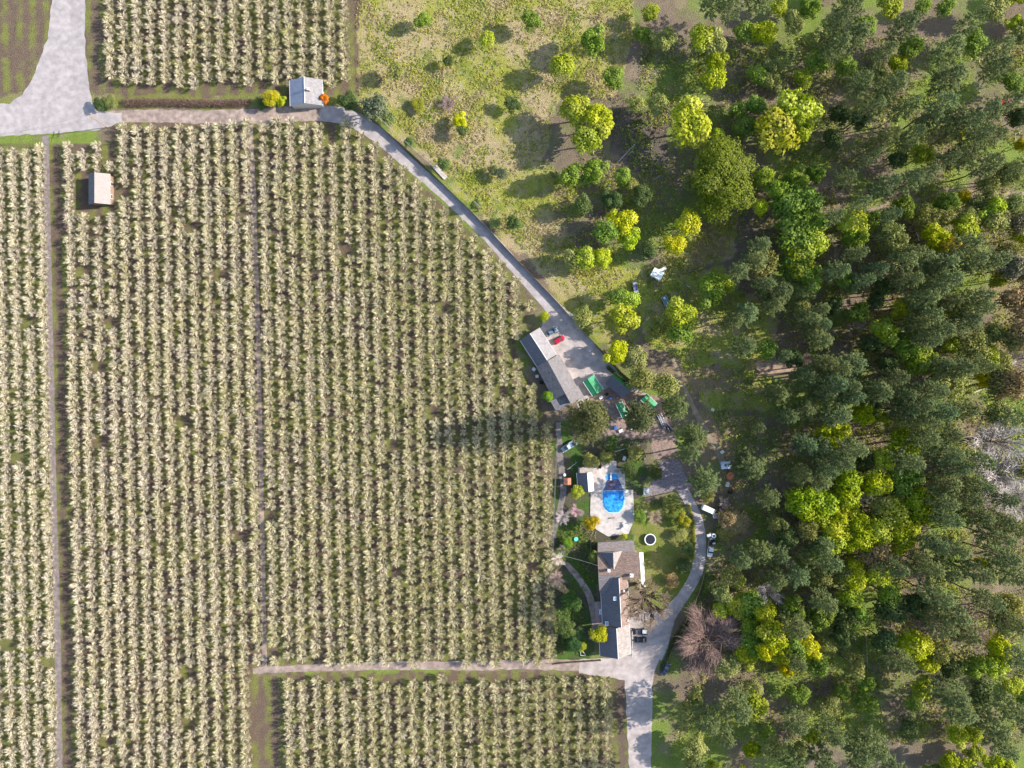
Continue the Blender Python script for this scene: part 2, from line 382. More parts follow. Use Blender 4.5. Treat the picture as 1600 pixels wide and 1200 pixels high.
ribbon("garden_path", [(872, 660), (876, 720), (880, 770), (868, 820), (862, 850)], [1.6, 2.2, 2, 1.6], .012, mat("packed_path", (.2, .17, .15), scale=1, var=.25), .3)
ribbon("garden_path", [(884, 880), (905, 905), (922, 935), (930, 975), (925, 1000)], [1.6, 2.2, 2.5, 2.2], .012, M_DIRT, .3)
ribbon("forest_trail", [(1318, 346), (1345, 336), (1367, 328), (1390, 316), (1412, 309), (1440, 312), (1460, 304), (1481, 297), (1510, 300), (1552, 304), (1620, 300)], [1.2, 1.5, 1.8, 1.4, 1.1, 1.0, 1.5, 1.2, 1.2], .012, M_TRAIL, .4)
ribbon("forest_trail", [(1318, 346), (1304, 368), (1306, 400), (1312, 440), (1322, 480), (1330, 530)], [1.3, 1.5, 1.2, 1], .012, M_TRAIL, .4)
ribbon("forest_trail", [(1052, 560), (1062, 590), (1078, 625), (1098, 665), (1122, 705), (1130, 730)], [1.2, 1.4, 1.6, 2.0], .012, M_TRAIL, .4)
pad("dirt_yard", [(1180, 567), (1210, 562), (1244, 566), (1240, 580), (1205, 588), (1182, 582)], .010, mat("sandy_clearing", (.36, .25, .17), scale=.9, var=.2), wob=1)
pad("dirt_yard", [(1556, 156), (1640, 140), (1640, 156), (1565, 166)], .010, mat("pink_gravel", (.36, .28, .25), scale=.9, var=.2), wob=.8)

# ------------------------------------------------------------------ orchard trees
def orchard_arrays(seed, n_sh=330, r=2.2, h=3.7):
    g = np.random.default_rng(seed)
    n_l = 8; base = g.random() * 6.28
    la = base + np.arange(n_l) * 6.283 / n_l + g.normal(0, .25, n_l)
    lr = r * g.uniform(.55, .8, n_l); lz = h * g.uniform(.5, .75, n_l)
    tips = np.stack([np.cos(la) * lr, np.sin(la) * lr, lz], -1); root = A([0, 0, .9])
    V = []; F = []; mi = []; tint = []
    def tri(p, d, w, up, m, t):
        s = np.cross(d, up); s /= (np.linalg.norm(s) + 1e-6); o = len(V)
        V.extend([p - s * w / 2, p + s * w / 2, p + d * .55 + s * w * .62, p + d, p + d * .55 - s * w * .62])
        F.append((o, o + 1, o + 2, o + 3)); F.append((o, o + 2, o + 3, o + 4)); mi.extend([m, m]); tint.extend([t, t])
    for t in tips:
        tri(root, t - root, .16, A([0, 0, 1.]), 1, .5); tri(root, t - root, .16, np.cross(t - root, A([0, 0, 1.])), 1, .5)
    tri(A([0, 0, 0.]), root, .35, A([1., 0, 0]), 1, .5); tri(A([0, 0, 0.]), root, .35, A([0, 1., 0]), 1, .5)
    for k in range(n_sh):
        j = g.integers(n_l); u = g.uniform(.15, 1.05) ** .8; p = root * (1 - u) + tips[j] * u + g.normal(0, .16, 3)
        if g.random() < .25: p = A([g.normal(0, .35), g.normal(0, .35), h * g.uniform(.55, .85)])
        rad = p.copy(); rad[2] = 0; nr = np.linalg.norm(rad)
        d = rad / (nr + .1) * g.uniform(.7, 1.2) + g.normal(0, .32, 3); d[2] = abs(g.normal(.4, .35))
        d = d / np.linalg.norm(d) * g.uniform(.6, 1.45)
        q = p + d; rr = math.hypot(q[0], q[1])
        if rr > r * 1.15: d *= .55
        if g.random() < .18: m_, w = 2, g.uniform(.10, .2); d *= .6
        else: m_, w = 0, g.uniform(.04, .08)
        tri(p, d, w, A([g.normal(0, .5), g.normal(0, .5), 1.]), m_, g.random())
        if g.random() < .5: tri(p, d * .9, w, A([g.normal(), g.normal(), .1]), m_, g.random())
    V = np.array(V, dtype=np.float32)
    Fq = []
    # degenerate-free: quad (0,1,2,3) + quad(0,2,3,4) would overlap; make tris
    return V, np.array(F, dtype=np.int32), np.array(mi), np.array(tint, dtype=np.float32)

def fix_fan(V, F, mi, tint):
    # each blade has 5 verts: fan into 3 triangles
    n = len(V) // 5; o = np.arange(n)[:, None] * 5
    T = np.concatenate([o + A([[0, 1, 2]]), o + A([[0, 2, 4]]), o + A([[4, 2, 3]])], 1).reshape(-1, 3)
    return V, T, np.repeat(mi[::2], 3), np.repeat(tint[::2], 3)
OV = [fix_fan(*orchard_arrays(100 + i)) for i in range(16)]
o_meshes = [new_mesh("orchard_tree", V, F, [M_BLOS, M_LIMB, M_OLEAF], mi, t) for V, F, mi, t in OV]

def ok(px, py):
    return bool(in_poly(np.array([px]), np.array([py]), ORCH)[0])
HOLES = [(128, 262, 176, 326), (66, 215, 97, 1300)]
spots = []       # (x, y, row-from-right or None, scale, spin, variant)
ZC = 2.6 # crown centre
def rows(x250, n, step, tilt=.021, ylo=60, yhi=1300, pitch=16.4, blk=0):
    for k in range(n):
        base = x250 + k * step
        off = rnd.uniform(0, pitch); y = ylo + off; i = 0
        while y < yhi:
            x = base + (y - 250) * tilt + rnd.gauss(0, .6); yy = y + rnd.gauss(0, .9)
            p = P(x, yy, ZC); gxp, gyp = p.x / S + 800, 600 - p.y / S
            y += pitch
            if blk == 0 and not (in_poly(A([x]), A([yy]), ORCH)[0]): continue
            if blk == 0 and (126 < x < 174 and 262 < yy < 330): continue
            if blk == 0 and rnd.random() < .012: continue
            spots.append((p.x, p.y, x, yy, k, blk, min(1.22, rnd.gauss(.98, .07)) * (.72 if rnd.random() < .04 else 1)))
rows(412, 21, 21.65)                              # right block
rows(386 - 21.5 * 13, 14, 21.5)                   # middle block
rows(62 - 21.5 * 4, 5, 21.5)                      # block left of the lane
inview = [s for s in spots if 140 < s[3] < 1052]
right = [s for s in inview if s[2] > 404]
cand = sorted(right, key=lambda s: (s[2] - 800) ** 2 + (s[3] - 600) ** 2)[:300]
cset = set(id(s) for s in cand)
# number rows from the right edge and trees from the bottom of each row
byrow = {}
for s in right: byrow.setdefault(s[4], []).append(s)
ordn = lambda n: str(n) + ("th" if 10 <= n % 100 <= 20 else {1: "st", 2: "nd", 3: "rd"}.get(n % 10, "th"))
rk = sorted(byrow, reverse=True); num = {}
for ri, k in enumerate(rk):
    for ti, s in enumerate(sorted(byrow[k], key=lambda s: -s[3])): num[id(s)] = (ri + 1, ti + 1)
for s in cand:
    v = rnd.randrange(len(o_meshes)); o = link("orchard_tree", o_meshes[v]); o.location = (s[0], s[1], 0)
    o.rotation_euler = (0, 0, rnd.uniform(0, 6.28)); o.scale = (s[6],) * 3
    a, c = num[id(s)]
    tag(o, "cream blossoming fruit tree, %s from the bottom in the %s row from orchard's right edge" % (ordn(c), ordn(a)), "fruit tree", "fruit trees in the orchard rows")
rest = [s for s in spots if id(s) not in cset and 140 < s[3] < 1060]
# beyond the photograph's own strip
n0 = len(spots)
rows(-20, 27, 21.6, ylo=-20, yhi=140, blk=1)
rows(434, 26, 21.6, ylo=1062, yhi=1260, blk=2)
extra = [s for s in spots[:n0] if s[3] >= 1060 or s[3] <= 140] + spots[n0:]
extra = [s for s in extra if not (s[5] == 1 and (s[2] < 165 or s[3] > 132)) and not (s[5] == 2 and (s[2] > 968))]
def merge(lst, name, vs):
    Vs, Fs, ms, ts = [], [], [], []; o = 0
    for s in lst:
        V, F, mi, t = vs[rnd.randrange(len(vs))]; a = rnd.uniform(0, 6.28); c, n_ = math.cos(a), math.sin(a)
        Rm = A([[c, n_, 0], [-n_, c, 0], [0, 0, 1]]) * s[6]
        Vs.append(V @ Rm + A([s[0], s[1], 0])); Fs.append(F + o); ms.append(mi); ts.append(t); o += len(V)
    return link(name, new_mesh(name, np.concatenate(Vs), np.concatenate(Fs), [M_BLOS, M_LIMB, M_OLEAF], np.concatenate(ms), np.concatenate(ts)))
tag(merge(rest, "orchard_rows", OV), "long rows of cream blossoming fruit trees filling the left and middle of the orchard", "orchard", kind="stuff")
tag(merge(extra, "outer_orchard_rows", OV), "continuing rows of blossoming fruit trees beyond the dirt roads", "orchard", kind="stuff")

# ------------------------------------------------------------------ tree generators
def leaf_quads(cen, nrm, size, g, asp=1.0, dirs=None):
    n = len(cen); a = g.normal(size=(n, 3)) if dirs is None else dirs
    nn = nrm + g.normal(0, .45, (n, 3)); nn /= np.linalg.norm(nn, axis=1, keepdims=True)
    u = a - (a * nn).sum(1, keepdims=True) * nn; u /= np.linalg.norm(u, axis=1, keepdims=True) + 1e-6
    w = np.cross(nn, u); s = (size * g.uniform(.6, 1.3, n))[:, None]
    V = np.stack([cen - u * s * .5 - w * s * .15 * asp, cen - u * s * .05 + w * s * .45 * asp, cen + u * s * .6, cen + u * s * .05 - w * s * .5 * asp], 1).reshape(-1, 3)
    return V, np.arange(4 * n).reshape(-1, 4)

def round_crown(seed, r=4.0, h=8.5, n=3400, lobes=16, leaf=.42, low=.22):
    g = np.random.default_rng(seed); zc = h * .58; rz = h * (1 - low) / 2
    L_ = []
    for i in range(lobes):
        d = g.normal(size=3); d /= np.linalg.norm(d); d[2] = abs(d[2]) * .9 - .15
        k = g.uniform(.35, .78); L_.append((A([d[0] * r * k, d[1] * r * k, zc + d[2] * rz * k * 1.1]), r * g.uniform(.26, .46)))
    L_.append((A([0, 0, zc]), r * .5))
    ws = A([l[1] ** 2 for l in L_]); ws /= ws.sum(); cen = []; nr = []; tt = []
    for i, (c, lr) in enumerate(L_):
        m = int(n * ws[i]); d = g.normal(size=(m, 3)); d /= np.linalg.norm(d, axis=1, keepdims=True); d[:, 2] = np.where(d[:, 2] < -.3, -d[:, 2], d[:, 2])
        rad = lr * (g.uniform(.5, 1.12, m) ** .6)[:, None]; bump = 1 + .16 * np.sin(d[:, :1] * 9 + i) * np.cos(d[:, 1:2] * 8 + i)
        cen.append(c + d * rad * bump * A([1, 1, .85])); nr.append(d); tt.append(np.clip(g.uniform(.0, 1, m) * .6 + g.uniform(0, .4), 0, 1))
    cen = np.concatenate(cen); nr = np.concatenate(nr); nr[:, 2] += .4; cen[:, 2] = np.maximum(cen[:, 2], .15)
    V, F = leaf_quads(cen, nr, leaf, g); return V, F, np.concatenate(tt)

def pine_crown(seed, r=4.3, h=25.0, nb=120, z0=.42):
    g = np.random.default_rng(seed); cen = []; dr = []; nr = []; tt = []
    side = g.random() * 6.28; asym = g.uniform(.1, .3)
    for i in range(nb):
        u = i / nb; z = h * (z0 + (1 - z0) * (1 - (1 - u) ** 1.15)) * .98
        a = i * 2.4 + g.normal(0, .4); prof = min(1, (u + .25) * 2.2) * (1 - u) ** .62 * 1.12 + .07
        Lb = r * prof * g.uniform(.55, 1.12) * (1 + asym * math.cos(a - side)); d = A([math.cos(a), math.sin(a), .22])
        nt_ = max(2, int(Lb * 1.5))
        for k in range(nt_):
            f = .35 + .65 * (k + 1) / nt_; c = A([0, 0, z]) + d * Lb * f + g.normal(0, .16, 3)
            m = 9; q = g.normal(size=(m, 3)); q /= np.linalg.norm(q, axis=1, keepdims=True); q[:, 2] = np.abs(q[:, 2])
            q += d * .5; t0 = g.uniform(0, .5)
            cen.append(c + q * .32); dr.append(q); n_ = q.copy() * .3; n_[:, 2] += .8; nr.append(n_); tt.append(t0 + g.uniform(0, .5, m))
    cen = np.concatenate(cen); dr = np.concatenate(dr); nr = np.concatenate(nr)
    V, F = leaf_quads(cen, nr, .62, g, asp=.45, dirs=dr); return V, F, np.concatenate(tt)

def bare_crown(seed, r=4.0, h=8.0, n=1500, w=.07, up=.5):
    g = np.random.default_rng(seed); V = []; Tt = []
    tips = []
    for i in range(14):
        a = i * 2.4 + g.normal(0, .3); k = g.uniform(.3, .85); p = A([math.cos(a) * r * k, math.sin(a) * r * k, h * g.uniform(.6, .95) * (1.05 - .3 * k)])
        tips.append(p)
    root = A([0, 0, h * .22])
    def bl(p, d, w, t):
        s = np.cross(d, A([g.normal(0, .4), g.normal(0, .4), 1.])); s /= np.linalg.norm(s) + 1e-6
        V.extend([p - s * w / 2, p + s * w / 2, p + d]); Tt.append(t)
    for t in tips:
        mid = (root + t) / 2 + g.normal(0, .25, 3)
        for q0, q1, ww in ((root, mid, .3), (mid, t, .2)):
            bl(q0, (q1 - q0) * 1.15, ww * r / 4, .2)
            s = q1 - q0; V.extend([q0 + A([0, 0, .1]), q0 - A([0, 0, .15]), q0 + s * 1.1]); Tt.append(.2)
    for i in range(n):
        t = tips[g.integers(len(tips))]; u = g.uniform(.25, 1.05); p = root * (1 - u) + t * u + g.normal(0, .07 * r, 3)
        d = (p - root) * A([1, 1, .5]); d /= np.linalg.norm(d) + .01; d = d + g.normal(0, .5, 3); d[2] = abs(d[2]) * up + .1; d /= np.linalg.norm(d)
        bl(p, d * g.uniform(.12, .34) * r, w * g.uniform(.7, 1.4) * r / 4, g.random())
    V = np.array(V); return V, np.arange(len(V)).reshape(-1, 3), np.array(Tt)

def trunk_mesh(seed, h, r, limbs, z0=.3, spread=2.0, m=None):
    g = random.Random(seed); mb = MB(); pts = [Vector((0, 0, 0))]
    for i in range(1, 5): pts.append(Vector((g.gauss(0, .012 * h), g.gauss(0, .012 * h), h * i / 4)))
    for i in range(4): mb.tube(pts[i], pts[i + 1], r * (1 - i * .22), r * (1 - (i + 1) * .22), 7)
    for i in range(limbs):
        u = z0 + (0.92 - z0) * (i + .5) / limbs; a = i * 2.4 + g.gauss(0, .3); L0 = spread * (1.1 - u * .6) * g.uniform(.7, 1.1); z = h * u
        mb.tube((0, 0, z), (math.cos(a) * L0, math.sin(a) * L0, z + L0 * .45), r * .32, r * .08, 4)
    me = bpy.data.meshes.new("trunk"); me.from_pydata(mb.v, [], mb.f); me.materials.append(m); return me

def mk_crown(t, m, nm="crown"):
    V, F, tt = t; return new_mesh(nm, V, F, [m], tint=tt)
ROUND_A = [round_crown(20 + i, lobes=12 + i * 2) for i in range(5)]
ROUND = [mk_crown(t, M_LEAF) for t in ROUND_A]
LOOSE_A = [round_crown(40 + i, lobes=22, n=2500, leaf=.40) for i in range(3)]
LOOSE = [mk_crown(t, M_LEAF) for t in LOOSE_A]
BIG = [mk_crown(round_crown(60 + i, r=10, h=15, n=22000, lobes=17, leaf=.42, low=.1), M_LEAF) for i in range(1)]
PINE_A = [pine_crown(80 + i, z0=.36 + .03 * i, nb=118 - 6 * i) for i in range(6)]
PINE = [mk_crown(t, M_LEAF) for t in PINE_A]
BIGPINE = [mk_crown(pine_crown(98, r=7.4, h=27, nb=300, z0=.36), M_LEAF)]
TWIG_A = [bare_crown(120 + i) for i in range(3)]
TWIG = [mk_crown(t, M_TWIG) for t in TWIG_A]
BIGTWIG = [mk_crown(bare_crown(130, r=10, h=11, n=6500, w=.035), M_TWIG)]
T_PINE = [trunk_mesh(i, 24, .30, 16, .38, 2.6, M_BARK_P) for i in range(3)]
T_RND = [trunk_mesh(10 + i, 6.5, .22, 7, .35, 2.4, M_BARK) for i in range(3)]
T_BIG = [trunk_mesh(30, 12, .5, 12, .3, 6, M_BARK)]

# kinds: variants, trunks, nominal r, h, visual centre fraction, colours, words
KIND = {
 'P': (PINE, T_PINE, 4.3, 25, .74, (.13, .165, .055), "tall grey-green pine", "pine_tree", "pine"),
 'Q': (BIGPINE, T_PINE, 7.4, 27, .74, (.14, .165, .055), "broad pine", "pine_tree", "pine"),
 'D': (ROUND, T_RND, 4.0, 8.5, .62, (.09, .125, .035), "dark green leafy tree", "leafy_tree", "tree"),
 'G': (ROUND, T_RND, 4.0, 8.5, .62, (.175, .26, .035), "mid-green leafy tree", "leafy_tree", "tree"),
 'L': (ROUND, T_RND, 4.0, 8.5, .62, (.42, .46, .015), "bright lime-green leafy tree", "leafy_tree", "tree"),
 'M': (ROUND, T_RND, 4.0, 8.5, .62, (.34, .40, .035), "yellow-green leafy tree", "leafy_tree", "tree"),
 'K': (ROUND, T_RND, 4.0, 8.5, .62, (.31, .37, .012), "olive-yellow leafy tree", "leafy_tree", "tree"),
 'O': (LOOSE, T_RND, 4.0, 8.5, .62, (.27, .29, .08), "pale olive loose-leaved tree", "leafy_tree", "tree"),
 'Y': (ROUND, T_RND, 4.0, 5.5, .62, (.52, .49, .01), "vivid yellow flowering bush", "flowering_bush", "bush"),
 'B': (TWIG, T_RND, 4.0, 8.0, .62, (.40, .34, .29), "bare grey-brown tree with fine twigs", "bare_tree", "tree"),
 'T': (LOOSE, T_RND, 4.0, 7.0, .62, (.27, .215, .10), "tan dry-leaved tree", "leafy_tree", "tree"),
 'S': (LOOSE, T_RND, 4.0, 4.5, .55, (.11, .16, .045), "grey-green low shrub", "shrub", "shrub"),
 'Z': (BIG, T_BIG, 10., 15, .62, (.19, .24, .022), "very large green leafy tree", "leafy_tree", "tree"),
 'U': (BIGTWIG, T_BIG, 9.0, 11, .6, (.29, .205, .17), "very large bare tree with mauve-brown twigs", "bare_tree", "tree"),
}
used_labels = {}
LAND = [("the white camper", 1026, 429), ("the blue-grey trailer", 1040, 471), ("the biggest round green tree", 1125, 282), ("the pop-up trailer", 1134, 727),
        ("the flatbed truck", 1111, 851), ("the mauve-brown bare tree", 1106, 1000), ("the yard's lime tree", 961, 551), ("the sandy clearing", 1210, 575),
        ("the trail fork", 1318, 346), ("the long bleached trunk", 1505, 336), ("the pale bare grove", 1562, 735), ("the photo's upper right corner", 1600, 150),
        ("the photo's lower right corner", 1600, 1050), ("the middle of the photo's right edge", 1600, 600), ("the shorter bleached trunk", 1530, 608), ("the long pale pole", 1353, 1015),
        ("the meadow's yellow-green bush", 720, 188), ("the large tan shrub", 1150, 815), ("the shaded bleached log", 1377, 443), ("the corner's red car", 1568, 158),
        ("the forest's olive-yellow grove", 1285, 800), ("the forest's lower middle edge", 1300, 1050), ("the forest's upper middle edge", 1300, 150)]
def rank_labels(lst):
    """For each tree the landmark to which it ranks nearest among its own kind."""
    out = {}
    for k in set(t[3] for t in lst):
        same = [t for t in lst if t[3] == k]; opts = []
        for w, lx, ly in LAND:
            for n, t in enumerate(sorted(same, key=lambda t: (t[0] - lx) ** 2 + (t[1] - ly) ** 2)): opts.append((n, math.hypot(t[0] - lx, t[1] - ly), w, t))
        for n, d, w, t in sorted(opts, key=lambda o: (o[0], o[1])):
            if t not in out: out[t] = "%s %s nearest to %s" % (KIND[k][6].replace("with fine twigs", "").strip(), ["the", "second", "third", "fourth", "fifth", "sixth", "seventh", "eighth", "ninth", "tenth", "eleventh", "twelfth", "thirteenth", "fourteenth", "fifteenth", "sixteenth"][min(n, 15)], w)
            if t in out and n > 15: print("rank", n, t)
    return out
def tree(px, py, r, kind, h=None, label=None, colr=None, group=None):
    Vs, Ts, r0, h0, cf, c, word, nm, cat = KIND[kind]
    rr = r * S; s = rr / r0 * ((.92 if px > 1120 else 1.0) if kind == 'P' else 1.36 if px > 1120 and kind in 'KMLG' else 1.2 if px > 1120 else 1.12)
    if h is None: h = {'P': (18 + 4 * rnd.random() if px < 1290 else 23.5 + 5 * rnd.random()) - (1.5 if r < 16 else 0), 'Z': 16, 'U': 11}.get(kind, min(17, h0 * (.35 + .65 * s * 1.1) * (1.7 if px > 1180 else 1.1)))
    if kind == 'B' and r >= 28: h = 19; s *= 1.15
    if kind in 'P': s = max(s, .55)
    p = P(px, py, h * cf) ; sz = h / h0
    side = "" 
    lab = label or "%s, %d%% across and %d%% down the photo" % (word, round(px / 16), round(py / 12))
    if lab in used_labels:
        lab = "%s, %.1f%% across and %.1f%% down the photo" % (word, px / 16, py / 12)
    used_labels[lab] = 1
    e = empty(nm, (p.x, p.y, 0), rnd.uniform(0, 6.28), lab, cat, group or {"P": "pines in the forest"}.get(kind))
    e.scale = (s, s, sz)
    cr = link("crown", Vs[rnd.randrange(len(Vs))], e); tr = link("trunk", Ts[rnd.randrange(len(Ts))], e)
    j = rnd.gauss(1, .10); q = rnd.gauss(0, .06); cc = colr or c
    cr.color = (max(.01, cc[0] * j * (1 + q)), max(.01, cc[1] * j), max(.005, cc[2] * j * (1 - q)), 1)
    return e

TREES = """
900 175 24 M;935 190 27 M;915 217 24 M;893 275 20 G;931 268 22 G;974 275 14 G;986 290 11 O;955 311 17 D;1002 306 17 D;910 323 15 S
945 365 20 G;975 350 20 L;985 372 17 L;960 345 16 L;895 405 16 O;915 402 18 M;940 405 16 L;1074 349 20 L;1055 380 16 L;1012 394 12 D
1081 192 33 M;1119 216 15 M;1125 282 50 Z;1078 285 13 O;1154 173 13 G;1162 200 16 G;1180 166 14 G;1214 202 30 M;1192 280 13 M;1216 301 16 G
1230 318 18 G;1188 325 10 L;1192 384 17 P;1181 408 20 P;1026 164 16 O;993 164 14 O;1244 172 28 M;1245 203 20 M;1244 280 18 G;1272 271 13 G
1362 168 18 P;1469 164 22 P;1453 185 18 P;1538 176 22 P;1514 194 18 P;1374 223 16 P;1388 212 14 P;1362 242 13 P;1322 280 15 P;1510 240 20 P;1545 256 20 P
1386 287 18 P;1422 283 18 P;1446 271 17 P;1529 212 16 P;1552 213 15 P;1441 244 13 M;1343 316 13 P;1541 292 15 O;1248 318 25 G;1267 342 23 G
1244 366 26 G;1267 380 22 M;1246 408 22 M;1305 337 13 P;1334 368 17 G;1358 347 13 G;1386 363 18 O;1410 325 14 G;1446 342 15 O;1443 358 12 T;1469 342 15 O
1467 387 17 Y;1400 385 17 O;1510 382 19 P;1550 347 20 O;1543 318 14 O;1495 311 9 Y;1595 368 13 L;1491 216 8 Y;1586 230 9 Y;1424 396 18 P;1393 337 13 P
1339 396 15 P;1481 404 18 P;1541 409 20 P;1588 186 14 D;1476 318 13 G;1576 275 17 O;1508 340 15 O;1520 318 12 O;1580 320 16 O;1570 395 16 O
1190 412 20 O;1152 424 17 P;1246 412 20 G;1262 434 18 G;1108 456 27 G;1128 446 15 M;1222 456 21 P;1196 446 18 P;1170 488 20 P;1210 474 19 P
1150 498 15 P;1256 456 15 O;1252 484 13 O;1066 490 24 M;1064 517 20 G;1168 542 19 P;1200 546 12 G;1228 554 9 P;1268 500 18 P;1270 522 18 P
1002 592 20 O;1040 602 20 O;1260 588 20 P;976 496 22 M;984 468 15 M;964 464 15 G;911 495 16 O
1310 424 17 P;1322 442 15 G;1410 408 21 P;1440 404 20 P;1472 412 19 P;1520 406 20 P;1556 408 18 P;1420 438 19 P;1480 438 20 P;1460 454 20 P;1444 468 19 P
1480 470 20 P;1530 464 18 P;1530 482 18 P;1450 492 19 P;1436 504 17 P;1510 500 21 P;1470 516 20 P;1450 532 18 P;1496 484 13 M;1404 482 13 L;1340 488 14 G;1366 470 14 D
1416 540 20 G;1484 540 12 M;1520 540 24 O;1580 470 22 T;1570 420 22 T;1558 438 11 M;1590 520 24 T;1332 570 20 P;1310 578 19 P;1290 570 18 P;1304 600 21 P;1326 604 18 P
1366 604 20 P;1500 576 20 P;1530 574 18 P;1440 566 20 M;1480 592 24 O;1528 592 13 Y;1570 600 24 T;1556 572 20 O;1592 560 22 B;1284 484 14 P;1286 508 16 P;1286 534 18 P
1060 636 20 P;1086 682 20 P;1080 706 19 P;1176 730 29 P;1104 752 23 P;1200 778 18 P;1216 616 22 P;1232 652 17 P;1256 640 20 P;1290 612 19 P
1330 618 19 P;1312 650 22 P;1184 668 9 P;1284 700 20 P;1260 696 18 P;1252 740 20 P;1280 752 20 P;1314 724 19 P;1336 702 19 P;1292 734 17 P;1300 680 20 K
1352 646 18 K;1320 746 17 K;1256 782 20 K;1268 800 20 K;1290 788 20 K;1312 800 20 K;1322 772 18 K;1300 826 20 K;1340 824 20 K;1346 772 14 B;1348 758 13 T;1262 824 17 O
1372 614 20 P;1410 616 19 P;1460 612 21 P;1436 632 20 P;1472 644 20 P;1416 640 19 P;1510 640 18 P;1556 646 20 O;1380 652 8 M;1412 694 23 K;1376 718 15 M
1420 722 20 P;1482 680 20 P;1444 682 19 P;1484 710 21 P;1494 732 19 P;1480 754 21 P;1370 756 18 K;1410 752 22 G;1560 690 36 B;1560 742 38 B;1584 780 28 B;1512 780 20 P
1472 784 20 P;1436 802 18 K;1460 804 11 Y;1404 824 20 K;1376 790 16 O;1382 812 15 T;1480 812 18 P;1530 806 20 P;1562 812 18 P;1590 650 16 P;1594 730 18 O
1160 874 19 P;1190 862 20 P;1218 868 18 P;1286 852 20 P;1298 876 18 P;1246 898 20 P;1214 904 18 P;1290 942 19 P;1246 982 24 P;1326 838 18 K;1348 838 18 K;1140 900 17 O
1152 908 10 M;1202 928 18 B;1192 954 14 L;1174 944 19 G;1126 952 12 M;1128 928 16 O;1170 982 18 G;1178 1002 20 G;1198 1018 15 L;1222 1038 11 Y;1106 1000 48 U
1262 1010 15 L;1240 1010 16 G;1276 1036 15 G;1286 1006 13 O;1336 906 15 L;1330 886 13 L;1328 934 15 M;1280 900 15 O;1314 888 14 O;1280 962 17 G;1240 948 15 G;1246 1034 16 P;1220 962 14 O;1136 1040 20 O
1370 894 18 M;1362 868 20 T;1408 838 20 K;1400 886 18 P;1450 886 20 P;1482 894 19 P;1488 856 20 P;1460 850 19 P;1530 896 20 P;1570 870 21 P;1584 900 20 P;1466 932 21 P
1492 960 23 P;1506 990 21 P;1470 976 20 P;1430 948 20 D;1394 950 23 D;1386 928 17 G;1432 1004 19 M;1466 1014 18 O;1450 1034 14 L;1410 1030 19 P;1320 966 18 D;1316 992 17 D
1566 972 17 O;1554 1016 19 L;1550 1038 16 M;1584 974 18 P;1516 1038 18 G;1290 1006 14 O;1332 1040 16 O;1532 880 8 L;1472 878 11 G;1546 936 18 P;1574 944 18 O;1594 1030 18 P;1480 1040 16 D
1350 720 15 D;1450 660 17 P;1560 840 19 P;1380 1000 17 D;1530 720 18 P;1530 760 17 P;1590 830 18 P;1570 780 15 P;1360 640 14 D
1385 570 15 D;1360 540 15 D;1390 520 15 D;1350 440 15 P;1370 420 16 P;1380 450 16 D;1240 560 13 D;1400 590 17 P;1470 570 17 P;1590 430 16 T;1550 520 15 O;1400 250 13 D;1480 250 14 P
1215 560 9 B;1262 560 9 B;1345 505 10 B;1420 560 9 B;1290 430 9 B;1358 300 9 B;1492 300 9 B;1548 330 10 B;1240 700 9 B;1235 880 9 B;1500 900 9 B;1540 1000 9 B;1440 900 9 B;1350 850 12 B
1395 800 22 M;1290 850 20 M;1205 985 20 M;1150 945 16 M;1380 520 18 M;1330 350 18 M;1505 360 18 M;1460 370 16 L;1420 1010 18 L;1560 600 20 O;1430 780 20 K;1370 830 20 M;1165 1025 18 M;1210 1000 16 L;1330 960 18 G;1545 330 18 M;1585 350 18 T;1585 530 20 O;1225 1020 15 M;1540 560 16 M
1300 220 15 D;1340 190 14 D;1310 180 13 D;1425 210 15 P;1490 180 15 P;1575 160 16 P;1420 165 15 P;1590 260 13 P;1135 810 13 T;1230 840 15 D;1215 820 13 O;1260 870 13 O;1300 480 13 D
"""
NAMED = {
 (1176, 730): "broad round grey-green pine just right of the small white trailer and rusty tank",
 (1104, 752): "grey-green pine beside the mottled patio, above the white van",
 (1125, 282): "very large round green tree above the clearing, biggest leafy crown",
 (1106, 1000): "very large bare mauve-brown tree right of the forecourt at the bottom",
 (1214, 202): "large yellow-green tree near the top, left of the dark shaded gap",
}
tl = []
for ln in TREES.strip().replace("\n", ";").split(";"):
    a = ln.split(); px, py, r, k = float(a[0]), float(a[1]), float(a[2]), a[3]
    if (px, py, r, k) not in tl: tl.append((px, py, r, k))
RL = rank_labels([t for t in tl if (int(t[0]), int(t[1])) not in NAMED])
for (px, py, r, k) in tl: tree(px, py, r, k, label=NAMED.get((int(px), int(py))) or RL[(px, py, r, k)])

